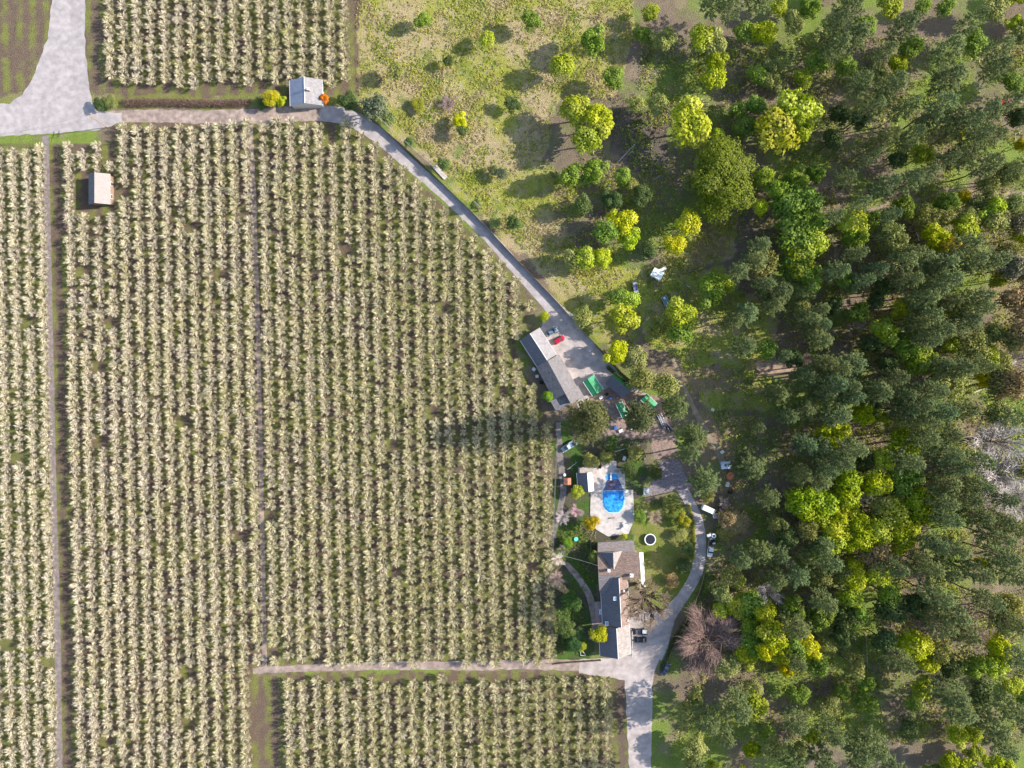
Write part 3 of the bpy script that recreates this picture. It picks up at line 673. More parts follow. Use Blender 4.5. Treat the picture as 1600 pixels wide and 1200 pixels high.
SPECIAL = [
 (961, 551, 21, 'L', 9, "bright lime round tree on the edge of the gravel yard", None),
 (994, 560, 19, 'M', 8, "pale yellow-green tree touching the lime tree by the gravel yard", (.26, .27, .08)),
 (928, 654, 29, 'Q', 29, "big wide pine beside the south end of the long grey-roofed shed", (.13, .14, .05)),
 (1001, 657, 22, 'Q', 25, "rounded pine between the green-roofed sheds and the pipe pile", (.145, .155, .055)),
 (937, 990, 14, 'L', 7, "lime-yellow tree beside the garage's dark roof slope", (.42, .44, .015)),
 (851, 494, 8, 'L', 4, "small lime-green bush at the north end of the long shed", None),
 (857, 620, 9, 'G', 4, "small bright green tree against the long shed's west side", (.20, .34, .03)),
 (903, 768, 11, 'M', 4.5, "yellow-green bush beside the poolside building", None),
 (924, 816, 12, 'Y', 4, "golden-yellow bush at the lower left corner of the pool deck", (.45, .36, .01)),
 (975, 838, 5, 'L', 2.5, "little lime bush in the gap between pool deck and house", None),
 (930, 870, 10, 'G', 5, "small leafy tree touching the house's northwest corner", (.20, .26, .06)),
 (872, 874, 12, 'B', 5, "small white-blossomed tree at the orchard edge west of the house", (.75, .65, .52)),
 (870, 905, 13, 'B', 5, "bare pinkish-grey tree at the orchard edge below the white-blossomed one", (.42, .32, .27)),
 (880, 808, 13, 'B', 3.5, "grey bushy shrub left of the golden bush", (.42, .38, .38)),
 (900, 800, 12, 'B', 3, "pink-flowering shrub between grey shrub and pool deck", (.5, .33, .36)),
 (893, 940, 15, 'G', 4, "green garden shrub west of the house path", (.07, .15, .03)),
 (884, 978, 14, 'S', 4, "grey-green garden tree left of the lime-yellow garage tree", None),
 (898, 1005, 13, 'G', 4, "dark green shrub near the bottom fence of the garden", (.06, .12, .03)),
 (905, 988, 11, 'D', 3.5, "dark leafy shrub against the garden's lower bed", None),
 (908, 1012, 8, 'M', 3, "yellow-green bush beside the white triangular frame", None),
 (885, 850, 11, 'G', 3, "bright green bush beside the blue garden ornament", (.16, .27, .03)),
 (880, 858, 10, 'B', 3.5, "brown twiggy shrub left of the bright green bush", (.22, .17, .15)),
 (720, 188, 14, 'L', 5, "bright yellow-green bush alone on the grassy meadow", (.50, .50, .01)),
 (722, 207, 10, 'S', 3, "green shrub directly below the meadow's yellow-green bush", None),
 (590, 175, 22, 'S', 6, "large grey-green shrub beside the road bend at the top", (.14, .16, .085)),
 (606, 185, 15, 'O', 5, "olive shrub touching the large one by the road bend", None),
 (800, 163, 13, 'D', 5, "dark shrub at the top of the meadow", None),
 (694, 258, 10, 'S', 3, "low grey-green shrub beside the white roadside slab", None),
 (770, 268, 8, 'S', 2, "small shrub mid-meadow, left of a wider one", (.15, .16, .06)),
 (784, 274, 10, 'S', 2.5, "wider low shrub in the middle of the meadow", (.16, .18, .09)),
 (802, 352, 12, 'S', 4, "dense green shrub near the lower meadow by the road", (.10, .17, .05)),
 (774, 348, 10, 'O', 3, "olive shrub just left of the dense green shrub by the road", None),
 (745, 322, 9, 'S', 3, "shrub growing around the roadside utility pole", None),
 (640, 225, 8, 'S', 2.5, "small shrub on the right verge of the road's upper stretch", None),
 (1024, 808, 13, 'B', 3, "twiggy brown shrub in the garden bed above the lawn", (.35, .28, .2)),
 (1045, 785, 12, 'M', 3, "yellow-green shrub at the upper edge of the garden bed", (.2, .24, .06)),
 (1068, 810, 12, 'Y', 3, "yellow-flowering hedge bush on the inside of the driveway curve", (.36, .34, .03)),
 (1064, 835, 12, 'O', 3, "olive bush below the yellow hedge bush on the driveway curve", None),
 (1072, 855, 10, 'S', 2.5, "grey-green bush beside the driveway at the lawn edge", None),
 (1068, 885, 13, 'D', 3.5, "dark green bush at the right edge of the lawn", None),
 (1050, 905, 12, 'T', 2.5, "tan dry ornamental grass clump at the lower lawn", (.34, .23, .09)),
 (1000, 806, 10, 'G', 3, "green shrub between pool deck and lawn", None),
 (924, 722, 13, 'O', 3.5, "olive shrub above the poolside building", None),
 (946, 715, 11, 'M', 3, "yellow-green shrub above the pool deck", (.2, .21, .05)),
 (985, 735, 13, 'D', 3.5, "dark bush on the shaded grass right of the pool steps", None),
 (1024, 740, 11, 'D', 3.5, "dark bush left of the mottled patio", None),
 (990, 708, 12, 'O', 3, "olive shrub below the shaded compost yard", None),
 (1106, 775, 11, 'O', 3, "pale olive bush just above the white van", None),
 (1150, 815, 22, 'T', 3, "tan dry shrub patch right of the flatbed truck", (.36, .28, .12)),
 (1135, 832, 15, 'O', 3, "pale olive bush touching the flatbed truck's rear", None),
 (1130, 786, 9, 'B', 3, "grey twiggy bush behind the crimson car", None),
 (425, 158, 14, 'Y', 3.5, "yellow-flowering bush beside the house at the top edge", (.42, .40, .02)),
 (412, 162, 11, 'D', 3, "dark bush at the left of the yellow roadside bushes", None),
 (442, 160, 9, 'Y', 3, "smaller yellow-flowering bush next to the slate-roofed house", (.42, .40, .02)),
 (508, 157, 8, 'Y', 3, "round orange bush at the corner of the slate-roofed house", (.60, .20, .01)),
 (545, 160, 17, 'D', 6, "dark green tree between slate-roofed house and road bend", None),
 (172, 160, 12, 'M', 3, "yellow-green bush at the corner of the road junction", (.19, .22, .06)),
 (155, 163, 10, 'D', 3.5, "dark bush at the corner of the road junction", None),
 (652, 165, 12, 'M', 2.5, "yellow-green bush at the meadow's upper left", (.24, .26, .03)),
 (700, 160, 15, 'B', 3, "mauve twiggy bush at the meadow's top edge", (.3, .22, .2)),
]
for (px, py, r, k, h, lab, c) in SPECIAL: tree(px, py, r, k, h, lab, c, group=None)
# long brown hedge beside the dirt road at the top
hx = np.random.default_rng(5)
def hedge(name, pts, w, h, n, colr, lab, leaf=.3):
    wpt = smooth_line([P(*q) for q in pts], .5); cen = []; m = len(wpt)
    i = hx.integers(0, m, n); base = np.array([[p.x, p.y, 0] for p in wpt])[i]
    off = hx.normal(0, 1, (n, 3)); off /= np.linalg.norm(off, axis=1, keepdims=True); off[:, 2] = np.abs(off[:, 2])
    wob = (.75 + .5 * vnoise(base[:, 0], base[:, 1], 1.5, 2))[:, None]
    c = base + off * A([w / 2, w / 2, h]) * wob * hx.uniform(.6, 1.05, (n, 1)); c[:, :2] += hx.normal(0, .12, (n, 2))
    V, F = leaf_quads(c, off + A([0, 0, .3]), leaf, hx, asp=.6); o = link(name, new_mesh(name, V, F, [M_LEAF], tint=hx.random(n)))
    o.color = (*colr, 1); return tag(o, lab, "hedge")
hedge("hedge", [(196, 162), (260, 161), (330, 163), (388, 161)], 3.2, 2.0, 9000, (.20, .13, .10), "long brown leafless hedge along the top of the dirt road")
hedge("hedge", [(1076, 790), (1082, 815), (1084, 845), (1082, 872)], 1.3, 1.0, 2200, (.24, .27, .02), "low yellow-green hedge lining the inside of the driveway")
hedge("hedge", [(864, 905), (862, 960), (872, 1005), (880, 1020)], 1.6, 1.3, 2200, (.11, .15, .05), "ragged green hedge at the orchard edge west of the garden")
hedge("hedge", [(1070, 975), (1050, 1005), (1034, 1045)], 2.0, 1.3, 2400, (.08, .11, .03), "dark green hedge along the right side of the forecourt")
hedge("hedge", [(950, 574), (968, 590), (985, 605)], 1.4, 1.6, 1500, (.05, .10, .03), "dark green hedge behind the long dark-roofed shed")

# the forest outside the photographed strip, above and below
def merge_forest(lst, name):
    Vs, Fs, ts, cs = [], [], [], []; o = 0
    for (px, py, r, k) in lst:
        pool, r0, h0, c = {'P': (PINE_A, 4.3, 25, KIND['P'][5])}.get(k, (ROUND_A, 4.0, 8.5, KIND[k][5] if k in KIND else None))
        V, F, t = pool[rnd.randrange(len(pool))]; s = r * S / r0; h = 24 if k == 'P' else 8.5 * s
        p = P(px, py, h * .7); a = rnd.uniform(0, 6.28); c_, n_ = math.cos(a), math.sin(a)
        Rm = A([[c_, n_, 0], [-n_, c_, 0], [0, 0, 1]])
        Vs.append((V * A([s, s, h / h0])) @ Rm + A([p.x, p.y, 0])); Fs.append(F + o); ts.append(t); o += len(V)
        cs.append(np.tile(A(c) * rnd.uniform(.85, 1.15), (len(V), 1)))
    return link(name, new_mesh(name, np.concatenate(Vs), np.concatenate(Fs), [M_LEAFV], tint=np.concatenate(ts), colr=np.concatenate(cs)))
outer = []
for i in range(105):
    for _ in range(30):
        up = rnd.random() < .5
        x, y = rnd.uniform(1000 if up else 1060, 1640), (rnd.uniform(-20, 132) if up else rnd.uniform(1068, 1220))
        if all((x - q[0]) ** 2 + (y - q[1]) ** 2 > 24 ** 2 for q in outer): break
    outer.append((x, y, rnd.uniform(15, 24), rnd.choice("PPPGMKDOOG")))
for (x, y, r, k) in [(880, 100, 22, 'M'), (930, 60, 26, 'G'), (620, 110, 15, 'O'), (760, 60, 14, 'M'), (830, 30, 18, 'G'), (700, 95, 10, 'D'), (960, 120, 20, 'G'), (660, 30, 14, 'G')]: outer.append((x, y, r, k))
tag(merge_forest(outer, "outer_woodland"), "mixed pine and leafy woodland continuing past the forest's upper and lower edges", "woodland", kind="stuff")

# undergrowth and grass: uncountable ground cover
def undergrowth(name, polys, n, pal, size, hmax, seed, lab, asp=.6, spread=.55, per=7, keep=None):
    g = np.random.default_rng(seed); xs = []; ys = []
    allx = [q[0] for p in polys for q in p]; ally = [q[1] for p in polys for q in p]
    px = g.uniform(min(allx), max(allx), n * 4); py = g.uniform(min(ally), max(ally), n * 4)
    m = np.zeros(len(px), bool)
    for p in polys: m |= in_poly(px, py, p)
    den = vnoise(px, py, 40, 4); m &= g.random(len(px)) < np.clip((den - .3) * 3, .12, 1)
    if keep is not None: m &= keep(px, py)
    px, py, den = px[m][:n], py[m][:n], vnoise(px[m][:n] + 300, py[m][:n], 30, 3)
    n = len(px); x = (px - 800) * S; y = (600 - py) * S
    sz = g.uniform(.5, 1.25, n); off = g.normal(0, 1, (n, per, 3)); off /= np.linalg.norm(off, axis=2, keepdims=True); off[..., 2] = np.abs(off[..., 2])
    cen = np.stack([x, y, np.zeros(n)], -1)[:, None, :] + off * A([spread, spread, hmax]) * sz[:, None, None]
    pal = A(pal); ci = np.clip((den * len(pal) * 1.6 - .3 * len(pal) + g.normal(0, .5, n)), 0, len(pal) - 1).astype(int)
    V, F = leaf_quads(cen.reshape(-1, 3), off.reshape(-1, 3) + A([0, 0, .5]), size, g, asp=asp)
    cc = np.repeat(pal[ci] * g.uniform(.7, 1.3, (n, 1)), per * 4, axis=0)
    o = link(name, new_mesh(name, V, F, [M_LEAFV], tint=g.random(n * per), colr=cc)); return tag(o, lab, "ground cover", kind="stuff")
ROADLINE = [P(*q) for q in [(545, 184), (590, 211), (640, 256), (700, 308), (760, 366), (810, 422), (845, 460), (875, 492)]]
undergrowth("meadow_grass", [MEADOW], 20000, [(.40, .32, .17), (.38, .34, .11), (.34, .36, .05), (.24, .30, .045)], .42, .35, 3, "dry yellow-green grass tufts over the meadow", keep=lambda x, y: (y < 150) | (x - 560 > (y - 158) * .99 + 26))
FOREST = [(1010, 420), (1090, 300), (1000, 150), (1000, 60), (1660, 60), (1660, 1160), (1050, 1160), (1110, 950), (1112, 900), (1125, 760), (1140, 700), (1060, 560), (1010, 540)]
undergrowth("forest_undergrowth", [FOREST, [(940, 150), (1150, 150), (1150, 340), (900, 440), (860, 350)]], 24000, [(.26, .20, .13), (.16, .21, .05), (.28, .33, .045), (.36, .34, .07), (.22, .30, .045), (.32, .34, .09)], .55, 1.1, 4, "tangled low undergrowth on the forest floor", spread=.9,
            keep=lambda x, y: ~in_poly(x, y, [(1178, 560), (1246, 558), (1246, 590), (1180, 592)]))
undergrowth("garden_ground_cover", [[(990, 790), (1040, 780), (1078, 790), (1086, 850), (1080, 900), (1060, 840), (1040, 815)], [(862, 790), (930, 830), (930, 900), (900, 1010), (862, 1030)], [(935, 690), (1010, 690), (1012, 720), (935, 722)], [(1100, 880), (1160, 900), (1120, 960), (1060, 1000)]],
            2600, [(.20, .17, .08), (.12, .17, .035), (.20, .23, .04), (.30, .24, .16)], .4, .6, 6, "mixed low planting in the garden beds")

# ------------------------------------------------------------------ buildings
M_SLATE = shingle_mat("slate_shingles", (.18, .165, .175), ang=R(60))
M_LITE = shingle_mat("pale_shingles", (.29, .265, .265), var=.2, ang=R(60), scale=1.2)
M_ROOF_SUN = shingle_mat("sunlit_sand_shingles", (.32, .275, .25), var=.25, ang=0, scale=.8)  # paler roof tone standing in for sunlight on east slopes
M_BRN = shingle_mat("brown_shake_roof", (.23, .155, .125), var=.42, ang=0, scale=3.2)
M_ROOF_SHADE = shingle_mat("shaded_roof_shingles", (.13, .125, .15), var=.2, ang=0)  # roof shade put into the colour, for slopes facing away from the sun
M_GREEN = mat("green_metal_roof", (.035, .28, .105), rough=.45, scale=.5, var=.22, metal=.0, spec=.5)
M_TERRA = mat("terracotta_roof", (.42, .17, .10), scale=2.5, var=.35)
M_WALL = mat("cream_siding", (.55, .50, .42), scale=2, var=.08)
M_WALLB = mat("brown_siding", (.24, .16, .11), scale=2, var=.15)
M_WHITE = mat("white_paint", (.80, .79, .76), scale=1, var=.06, rough=.5)
M_TRIM = mat("white_trim", (.70, .67, .63), scale=1, var=.06)
M_GLASS = mat("window_glass", (.03, .04, .05), rough=.08, var=.1, spec=.8)
M_BRICK = mat("chimney_brick", (.40, .28, .23), scale=5, var=.3)
M_WOOD = mat("weathered_wood", (.26, .19, .13), scale=3, var=.3)
M_METAL = mat("galvanised_metal", (.55, .56, .58), rough=.35, metal=.7, var=.1)

def frame_of(p0, p1, z):
    a, c = P(*p0, z), P(*p1, z); d = c - a; return (a + c) / 2, d.length, math.atan2(d.y, d.x)

def gable(par, p0, p1, wl, wr, eave, ridge, mL, mR, mW, over=.35, eaveR=None, windows=2, door=True, trim=True):
    """Ridge from pixel p0 to p1 at height ridge; wl / wr = horizontal run (m) of the slopes left / right of travel."""
    c, Ln, a = frame_of(p0, p1, ridge); eaveR = eave if eaveR is None else eaveR
    T = lambda x, y, z: (c.x + x * math.cos(a) - y * math.sin(a) - par.location.x, c.y + x * math.sin(a) + y * math.cos(a) - par.location.y, z)
    h = Ln / 2; w0 = MB(); i_ = over
    pr = [(-wr + i_, 0), (wl - i_, 0), (wl - i_, eave + (ridge - eave) * i_ / wl - .12), (0, ridge - .14), (-wr + i_, eaveR + (ridge - eaveR) * i_ / wr - .12)]
    w0.loft([[T(-h + i_, y, z) for y, z in pr], [T(h - i_, y, z) for y, z in pr]]); w0.build("wall", mW, par)
    for (w, e, m, sg) in ((wl, eave, mL, 1), (wr, eaveR, mR, -1)):
        q = [(0, ridge), (sg * w, e), (sg * w, e - .1), (0, ridge - .12)]
        MB().loft([[T(-h, y, z) for y, z in q], [T(h, y, z) for y, z in q]]).build("roof", m, par)
    if trim:
        MB().loft([[T(x, y, z) for y, z in ((-.12, ridge - .03), (0, ridge + .07), (.12, ridge - .03))] for x in (-h, h)]).build("ridge_cap", M_TRIM if trim is True else trim, par)
        for (w, e, sg) in ((wl, eave, 1), (wr, eaveR, -1)):
            y = sg * (w + .07); MB().loft([[T(x, y + q, z) for q, z in ((-.065, e - .12), (.06, e - .12), (.07, e), (-.065, e))] for x in (-h, h)]).build("gutter", M_TRIM, par)
    for sg, w in ((1, wl - i_), (-1, wr - i_)):
        for k in range(windows):
            x = -h + Ln * (k + .7) / (windows + .4)
            f = MB().loft([[T(x + dx, sg * (w + q), z) for dx, z in ((-.7, .9), (.7, .9), (.7, 2.0), (-.7, 2.0))] for q in ((0, .05) if sg > 0 else (.05, 0))]).build("window", M_TRIM, par)
            MB().loft([[T(x + dx, sg * (w + q), z) for dx, z in ((-.58, 1.02), (.58, 1.02), (.58, 1.88), (-.58, 1.88))] for q in ((.052, .07) if sg > 0 else (.07, .052))]).build("pane", M_GLASS, f)
    if door:
        x = -h + .4 * Ln; w = wr - i_
        d = MB().loft([[T(x + dx, -(w + q), z) for dx, z in ((-.5, .05), (.5, .05), (.5, 2.1), (-.5, 2.1))] for q in (.05, 0)]).build("door", M_WOOD, par)
        MB().box(T(x + .38, -(w + .08), 1.05), (.06, .06, .12), a).build("handle", M_METAL, d)
    return T, Ln

def skylight(par, px, py, z, w, l, rz=0, m=None, hh=.25):
    p = P(px, py, z) - par.location
    s = MB().box((p.x, p.y, z), (w, l, hh), rz).build("skylight", M_WHITE, par)
    MB().box((p.x, p.y, z + hh / 2 + .012), (w * .75, l * .75, .02), rz).build("pane", mat("sky_glass", (.25, .35, .45), rough=.1, var=.1), s)
def chimney(par, px, py, z, w=.7, h=1.4, m=None):
    p = P(px, py, z + h / 2) - par.location
    c = MB().box((p.x, p.y, z - .3 + h / 2), (w, w, h + .6)).build("chimney", m or M_BRICK, par)
    MB().box((p.x, p.y, z + h + .06), (w * 1.25, w * 1.25, .12)).tube((p.x, p.y, z + h + .12), (p.x, p.y, z + h + .4), w * .2, w * .18).build("chimney_cap", M_TRIM, c)

# long shed building beside the gravel yard (two roofs at different pitch plus an add-on)
b0 = empty("long_building", P(858, 570), 0, "long grey-roofed building of three joined sections beside the gravel yard", "building")
gable(b0, (828, 521), (855, 563), 3.9, 3.9, 2.6, 5.2, M_LITE, M_ROOF_SHADE, M_WALL, windows=2)  # one roof in two tones: the west slope's shade is painted in
T, Ln = gable(b0, (855.5, 563.5), (883.5, 615.3), 4.7, 4.3, 2.9, 4.9, shingle_mat("mid_grey_shingles", (.225, .20, .195), var=.2, ang=R(60), scale=1.2), shingle_mat("shaded_grey_shingles", (.15, .14, .15), ang=R(60)), M_WALL, windows=4, trim=None)  # darker copy of the grey shingles stands in for shade on the west slope
vs_ = [P(x, y, z) - Vector((b0.location.x, b0.location.y, 0)) for x, y, z in [(883.6, 615.5, 4.9), (892.3, 631.3, 4.9), (913.2, 620.6, 2.9), (902.5, 602.2, 2.9)]]
MB().add(vs_ + [v - Vector((0, 0, .12)) for v in vs_], [(0, 1, 2, 3), (7, 6, 5, 4), (0, 4, 5, 1), (1, 5, 6, 2), (2, 6, 7, 3), (3, 7, 4, 0)]).build("roof", bpy.data.materials["mid_grey_shingles"], b0)
MB().prism([tuple((P(x, y, 2.8) - b0.location)[:2]) for x, y in [(884.5, 617), (892, 629.5), (910.5, 620), (902, 605)]], 0, 2.75).build("wall", M_WALL, b0)
MB().prism([tuple((P(x, y, 4.6) - b0.location)[:2]) for x, y in [(884, 616.5), (892, 630), (894, 629), (886, 615.5)]], 2.76, 4.6).build("wall", M_WALL, b0)
for (x, y) in ((-5.0, -1.6), (-2.4, -1.7), (.2, -1.7), (3.6, -1.4)):
    q = T(x, y, 0); MB().tube((q[0], q[1], 3.8), (q[0], q[1], 4.7), .14, .14, 8).build("vent_pipe", mat("dark_vent", (.05, .05, .05)), b0)
p_ = [P(*q, 3.0) for q in ((860, 627), (884, 613), (893, 631), (869, 643))]
MB().prism([(p.x - b0.location.x, p.y - b0.location.y) for p in p_], 2.7, 3.0).build("roof", M_SLATE, b0)
p_ = [P(*q, 3.0) for q in ((861.5, 627.5), (883, 615), (891.5, 630.5), (870, 641.5))]
MB().prism([(p.x - b0.location.x, p.y - b0.location.y) for p in p_], 0, 2.69).build("wall", M_WALL, b0)

def shed(name, p0, p1, wl, wr, e, r, mL, mR, mW, lab, cat="shed", **k):
    c = (P(*p0, 0) + P(*p1, 0)) / 2; b = empty(name, c, 0, lab, cat); gable(b, p0, p1, wl, wr, e, r, mL, mR, mW, **k); return b
shed("garden_shed", (918, 592), (933, 615), 2.6, 1.7, 2.6, 3.3, M_GREEN, M_GREEN, M_TRIM, "square green-roofed shed with cream edge beside the long building", windows=1, door=True, trim=M_GREEN)
shed("garden_shed", (967, 629), (978, 652), 1.2, 1.1, 2.4, 2.9, M_GREEN, M_GREEN, M_WALLB, "narrow green-roofed shed half hidden under the pines", windows=1, trim=M_GREEN)
shed("garden_shed", (1006, 620), (1023, 636), 1.5, 1.4, 2.6, 3.2, M_GREEN, M_GREEN, M_WALLB, "small green-roofed shed at the far corner of the yard by the pipes", windows=1, trim=M_GREEN)
shed("storage_shed", (957, 588), (985, 611), 1.1, 3.3, 2.4, 4.6, M_GREEN, M_ROOF_SHADE, M_WALLB, "long low shed with dark roof slope below the lime tree", windows=2, trim=None)  # green roof whose shaded west slope is painted dark
shed("storage_shed", (147.5, 269), (147.5, 317), 4.2, 3.2, 2.8, 4.8, shingle_mat("tan_shingles", (.36, .31, .28), var=.12), M_SLATE, M_WALLB, "grey-roofed shed standing alone among the orchard rows", windows=2, trim=None)  # shade on the west slope comes from its darker shingle colour
hs = shed("slate_house", (475, 120), (476, 161), 5.4, 5.6, 3, 5.4, M_LITE, shingle_mat("blue_slate", (.34, .35, .42), var=.15), M_WALL, "slate-roofed house just above the dirt road at the top edge", "house", windows=3)
chimney(hs, 482, 140, 4.8)
# pool house
ph = shed("pool_house", (917.5, 739), (920, 769), 1.9, 3.4, 2.3, 4.2, M_TRIM, M_ROOF_SHADE, M_WALL, "poolside building with dark west roof slope beside the concrete deck", "building", windows=1)  # sunlit east slope whitened, shaded west slope darkened, both by colour
MB().box((-.2, 4.2, 1.2), (5.2, 1.7, 2.4)).build("annex", M_WALL, ph); MB().box((-.2, 4.25, 2.47), (5.8, 2.1, .12)).build("roof", mat("tan_flat_roof", (.42, .34, .29), scale=1, var=.2), ph)
bs = shed("brick_shed", (887, 747), (887, 758), 1.2, 1.3, 1.9, 2.4, M_TERRA, M_TERRA, M_BRICK, "little terracotta-roofed shed beside the garden path", windows=1, trim=None)

# main house
h0 = empty("main_house", P(960, 910), 0, "large rambling brown-shake house with white east awning and dark garage wing", "house")
lo = h0.location
def hp(px, py, z): p = P(px, py, z); return (p.x - lo.x, p.y - lo.y, z)
def block(name, top, zs, base, m, z_low=0):
    vs = [hp(x, y, z) for (x, y), z in zip(top, zs)]; n = len(vs)
    return MB().add(vs + [(v[0], v[1], v[2] - base) for v in vs], [tuple(range(n)), tuple(range(2 * n - 1, n - 1, -1))] + [(i, n + i, n + (i + 1) % n, (i + 1) % n) for i in range(n)]).build(name, m, h0)
def walls(pts, z, m=M_WALL):
    MB().prism([hp(*q, z)[:2] for q in pts], 0, z).build("wall", m, h0)
# low north wing
block("roof", [(934, 848), (990.5, 844.5), (992, 863), (934, 864)], [3.2, 3.2, 3.9, 3.9], .14, shingle_mat("weathered_shakes", (.25, .205, .19), var=.3, scale=2.4))
walls([(936, 850), (989, 847), (990.5, 862), (936, 862)], 3.1)
# main roof: ridge runs east-west
block("roof", [(933.5, 864.5), (998.5, 863), (1000.5, 896), (935, 900)], [4.6, 4.6, 7.2, 7.2], .14, M_BRN)
block("roof", [(935, 900.2), (971, 898.0), (971, 925.5), (937, 928)], [7.2, 7.2, 4.6, 4.6], .14, shingle_mat("grey_brown_shakes", (.215, .185, .185), var=.38, scale=2.8))
block("roof", [(971.3, 898), (1000.5, 896.2), (1000.8, 905), (971.3, 906.5)], [7.2, 7.2, 6.2, 6.2], .14, M_BRN)
walls([(935.5, 866.5), (997, 865), (998.5, 903), (970, 904.5), (970, 922), (938.5, 924)], 4.5)
for q_ in (977, 986, 994):
    a_ = hp(q_, 903.9, 5.3); w_ = MB().box((a_[0], a_[1] - .3, 5.2), (.9, .08, .9)).build("window", M_TRIM, h0); MB().box((a_[0], a_[1] - .36, 5.2), (.7, .05, .7)).build("pane", M_GLASS, w_)
MB().prism([hp(*q, 6.1)[:2] for q in [(971, 901), (998, 900), (998.5, 904), (971, 905)]], 4.5, 6.1).build("wall", M_WALLB, h0)
for xs_ in ((935.8, 935.8), (998.2, 999.6)):
    a_, b_, c_ = hp(xs_[0], 867, 4.4), hp(xs_[0] + .5, 898.5, 6.9), hp(xs_[1] + .6, 921, 4.4)
    MB().add([a_, b_, c_, (a_[0] + .2, a_[1], a_[2]), (b_[0] + .2, b_[1], b_[2]), (c_[0] + .2, c_[1], c_[2])], [(0, 1, 2), (5, 4, 3), (0, 3, 4, 1), (1, 4, 5, 2), (2, 5, 3, 0)]).build("gable_end", M_WALL, h0)
# cross gable over the north slope
r0, r1 = hp(958, 863.5, 7.4), hp(959, 891, 7.35)
eL, eR = hp(937.5, 864, 4.75), hp(972.5, 860.5, 5.2)
MB().add([r0, r1, eL, (r0[0], r0[1], r0[2] - .12), (r1[0], r1[1], r1[2] - .12), (eL[0], eL[1], eL[2] - .12)], [(0, 2, 1), (3, 4, 5), (0, 1, 4, 3), (1, 2, 5, 4), (2, 0, 3, 5)]).build("roof", M_ROOF_SHADE, h0)  # side away from the sun, shade painted into the roof colour
MB().add([r0, r1, eR, (r0[0], r0[1], r0[2] - .12), (r1[0], r1[1], r1[2] - .12), (eR[0], eR[1], eR[2] - .12)], [(0, 1, 2), (3, 5, 4), (0, 3, 4, 1), (1, 4, 5, 2), (2, 5, 3, 0)]).build("roof", M_ROOF_SUN, h0)  # sunlit side, made paler by its colour
g0, g1, g2 = hp(939.5, 864.6, 4.8), hp(971, 861.6, 5.1), hp(958, 864, 7.2)
MB().add([g0, g1, g2, (g0[0], g0[1] - .25, g0[2]), (g1[0], g1[1] - .25, g1[2]), (g2[0], g2[1] - .25, g2[2]), (g0[0], g0[1], 3.7), (g1[0], g1[1], 3.7), (g0[0], g0[1] - .25, 3.7), (g1[0], g1[1] - .25, 3.7)],
         [(0, 1, 2), (3, 5, 4), (0, 2, 5, 3), (1, 4, 5, 2), (0, 6, 7, 1), (3, 4, 9, 8), (0, 3, 8, 6), (1, 7, 9, 4), (6, 8, 9, 7)]).build("gable_end", M_WALL, h0)
# white awning on the east side
block("awning", [(999.2, 863), (1005, 863), (1008.5, 918), (1002.5, 912)], [2.9, 2.6, 2.6, 2.9], .1, M_WHITE)
for q in ((1004, 866), (1006, 890), (1007.5, 914)):
    a_ = hp(*q, 2.5); MB().tube((a_[0], a_[1], 0), (a_[0], a_[1], 2.55), .07).build("awning_post", M_TRIM, h0)
# south wing, steep west slope with its shade painted dark
gable(h0, (967, 903.5), (971, 981), 3.5, 5.7, 3.9, 8.2, M_BRN, M_ROOF_SHADE, M_WALLB, windows=3, eaveR=3.6)
for k, q in enumerate([(944, 932), (949, 983)]): pass
# flat-roofed west annex
block("roof", [(928.5, 943), (943, 943), (945, 972), (931, 974)], [2.9, 2.9, 2.9, 2.9], .2, mat("brown_flat_roof", (.24, .175, .17), scale=1, var=.15))
walls([(930, 944), (942.5, 944), (944, 971), (932, 972.5)], 2.69)
skylight(h0, 940, 956, 3.05, 1.4, 1.6)
skylight(h0, 961, 935, 7.3, 1.1, 1.3, hh=.5)
skylight(h0, 948, 974, 5.0, 1.1, 1.3)
# garage wing
gable(h0, (963.2, 982), (966, 1030), 4.9, 5.6, 2.9, 6.4, M_ROOF_SUN, M_ROOF_SHADE, M_WALL, windows=2)  # east slope painted pale for sun, west slope painted dark for shade
chimney(h0, 951, 891, 6.6, .75, 1.3, M_TRIM); chimney(h0, 986.5, 898.5, 7.0, .95, 1.1, M_WHITE); chimney(h0, 974.5, 923, 6.8, .5, 1.0, M_TRIM); chimney(h0, 981, 969, 4.6, .5, .9, M_TRIM)
# garage doors on the forecourt side
for yy in (990, 1004, 1018):
    a_ = hp(987.6, yy, 0); MB().box((a_[0] - .25, a_[1], 1.15), (.08, 2.5, 2.2)).build("garage_door", M_WHITE, h0)

# ------------------------------------------------------------------ pool
deck = pad("pool_deck", [(903, 730), (940, 728), (940, 720), (963, 720), (963, 731), (976, 733), (977, 765), (989, 765), (991, 812), (982, 834), (950, 838), (931, 827), (922, 804), (923, 769), (903, 766)][::-1], .15, M_CONC, thick=.14)
pool = empty("swimming_pool", P(958, 772), 0, "bell-shaped swimming pool half under a bright blue cover on the pale deck", "pool")
pl = pool.location
def pp(q, z=.15): p = P(*q, z); return (p.x - pl.x, p.y - pl.y)
low_ = [(942, 767), (975, 766), (976, 784), (973, 794), (967, 800), (951, 800), (945, 795), (942, 785)]
up_ = [(942.3, 766.6), (945, 760), (948, 750), (966, 748), (970, 756), (974.6, 765.6)]
outl = [(945, 760), (948, 750), (947, 744), (952, 740), (963, 740), (966, 745), (970, 756), (974.8, 766), (976, 784), (973, 794), (967, 800.5), (951, 800.5), (945, 795), (942, 785), (942, 767)]
cx, cy = 958, 772
MB().prism([pp((cx + (x - cx) * 1.07, cy + (y - cy) * 1.05)) for x, y in outl][::-1], .153, .20).build("coping", mat("pale_blue_coping", (.42, .55, .62), scale=1, var=.1), pool)
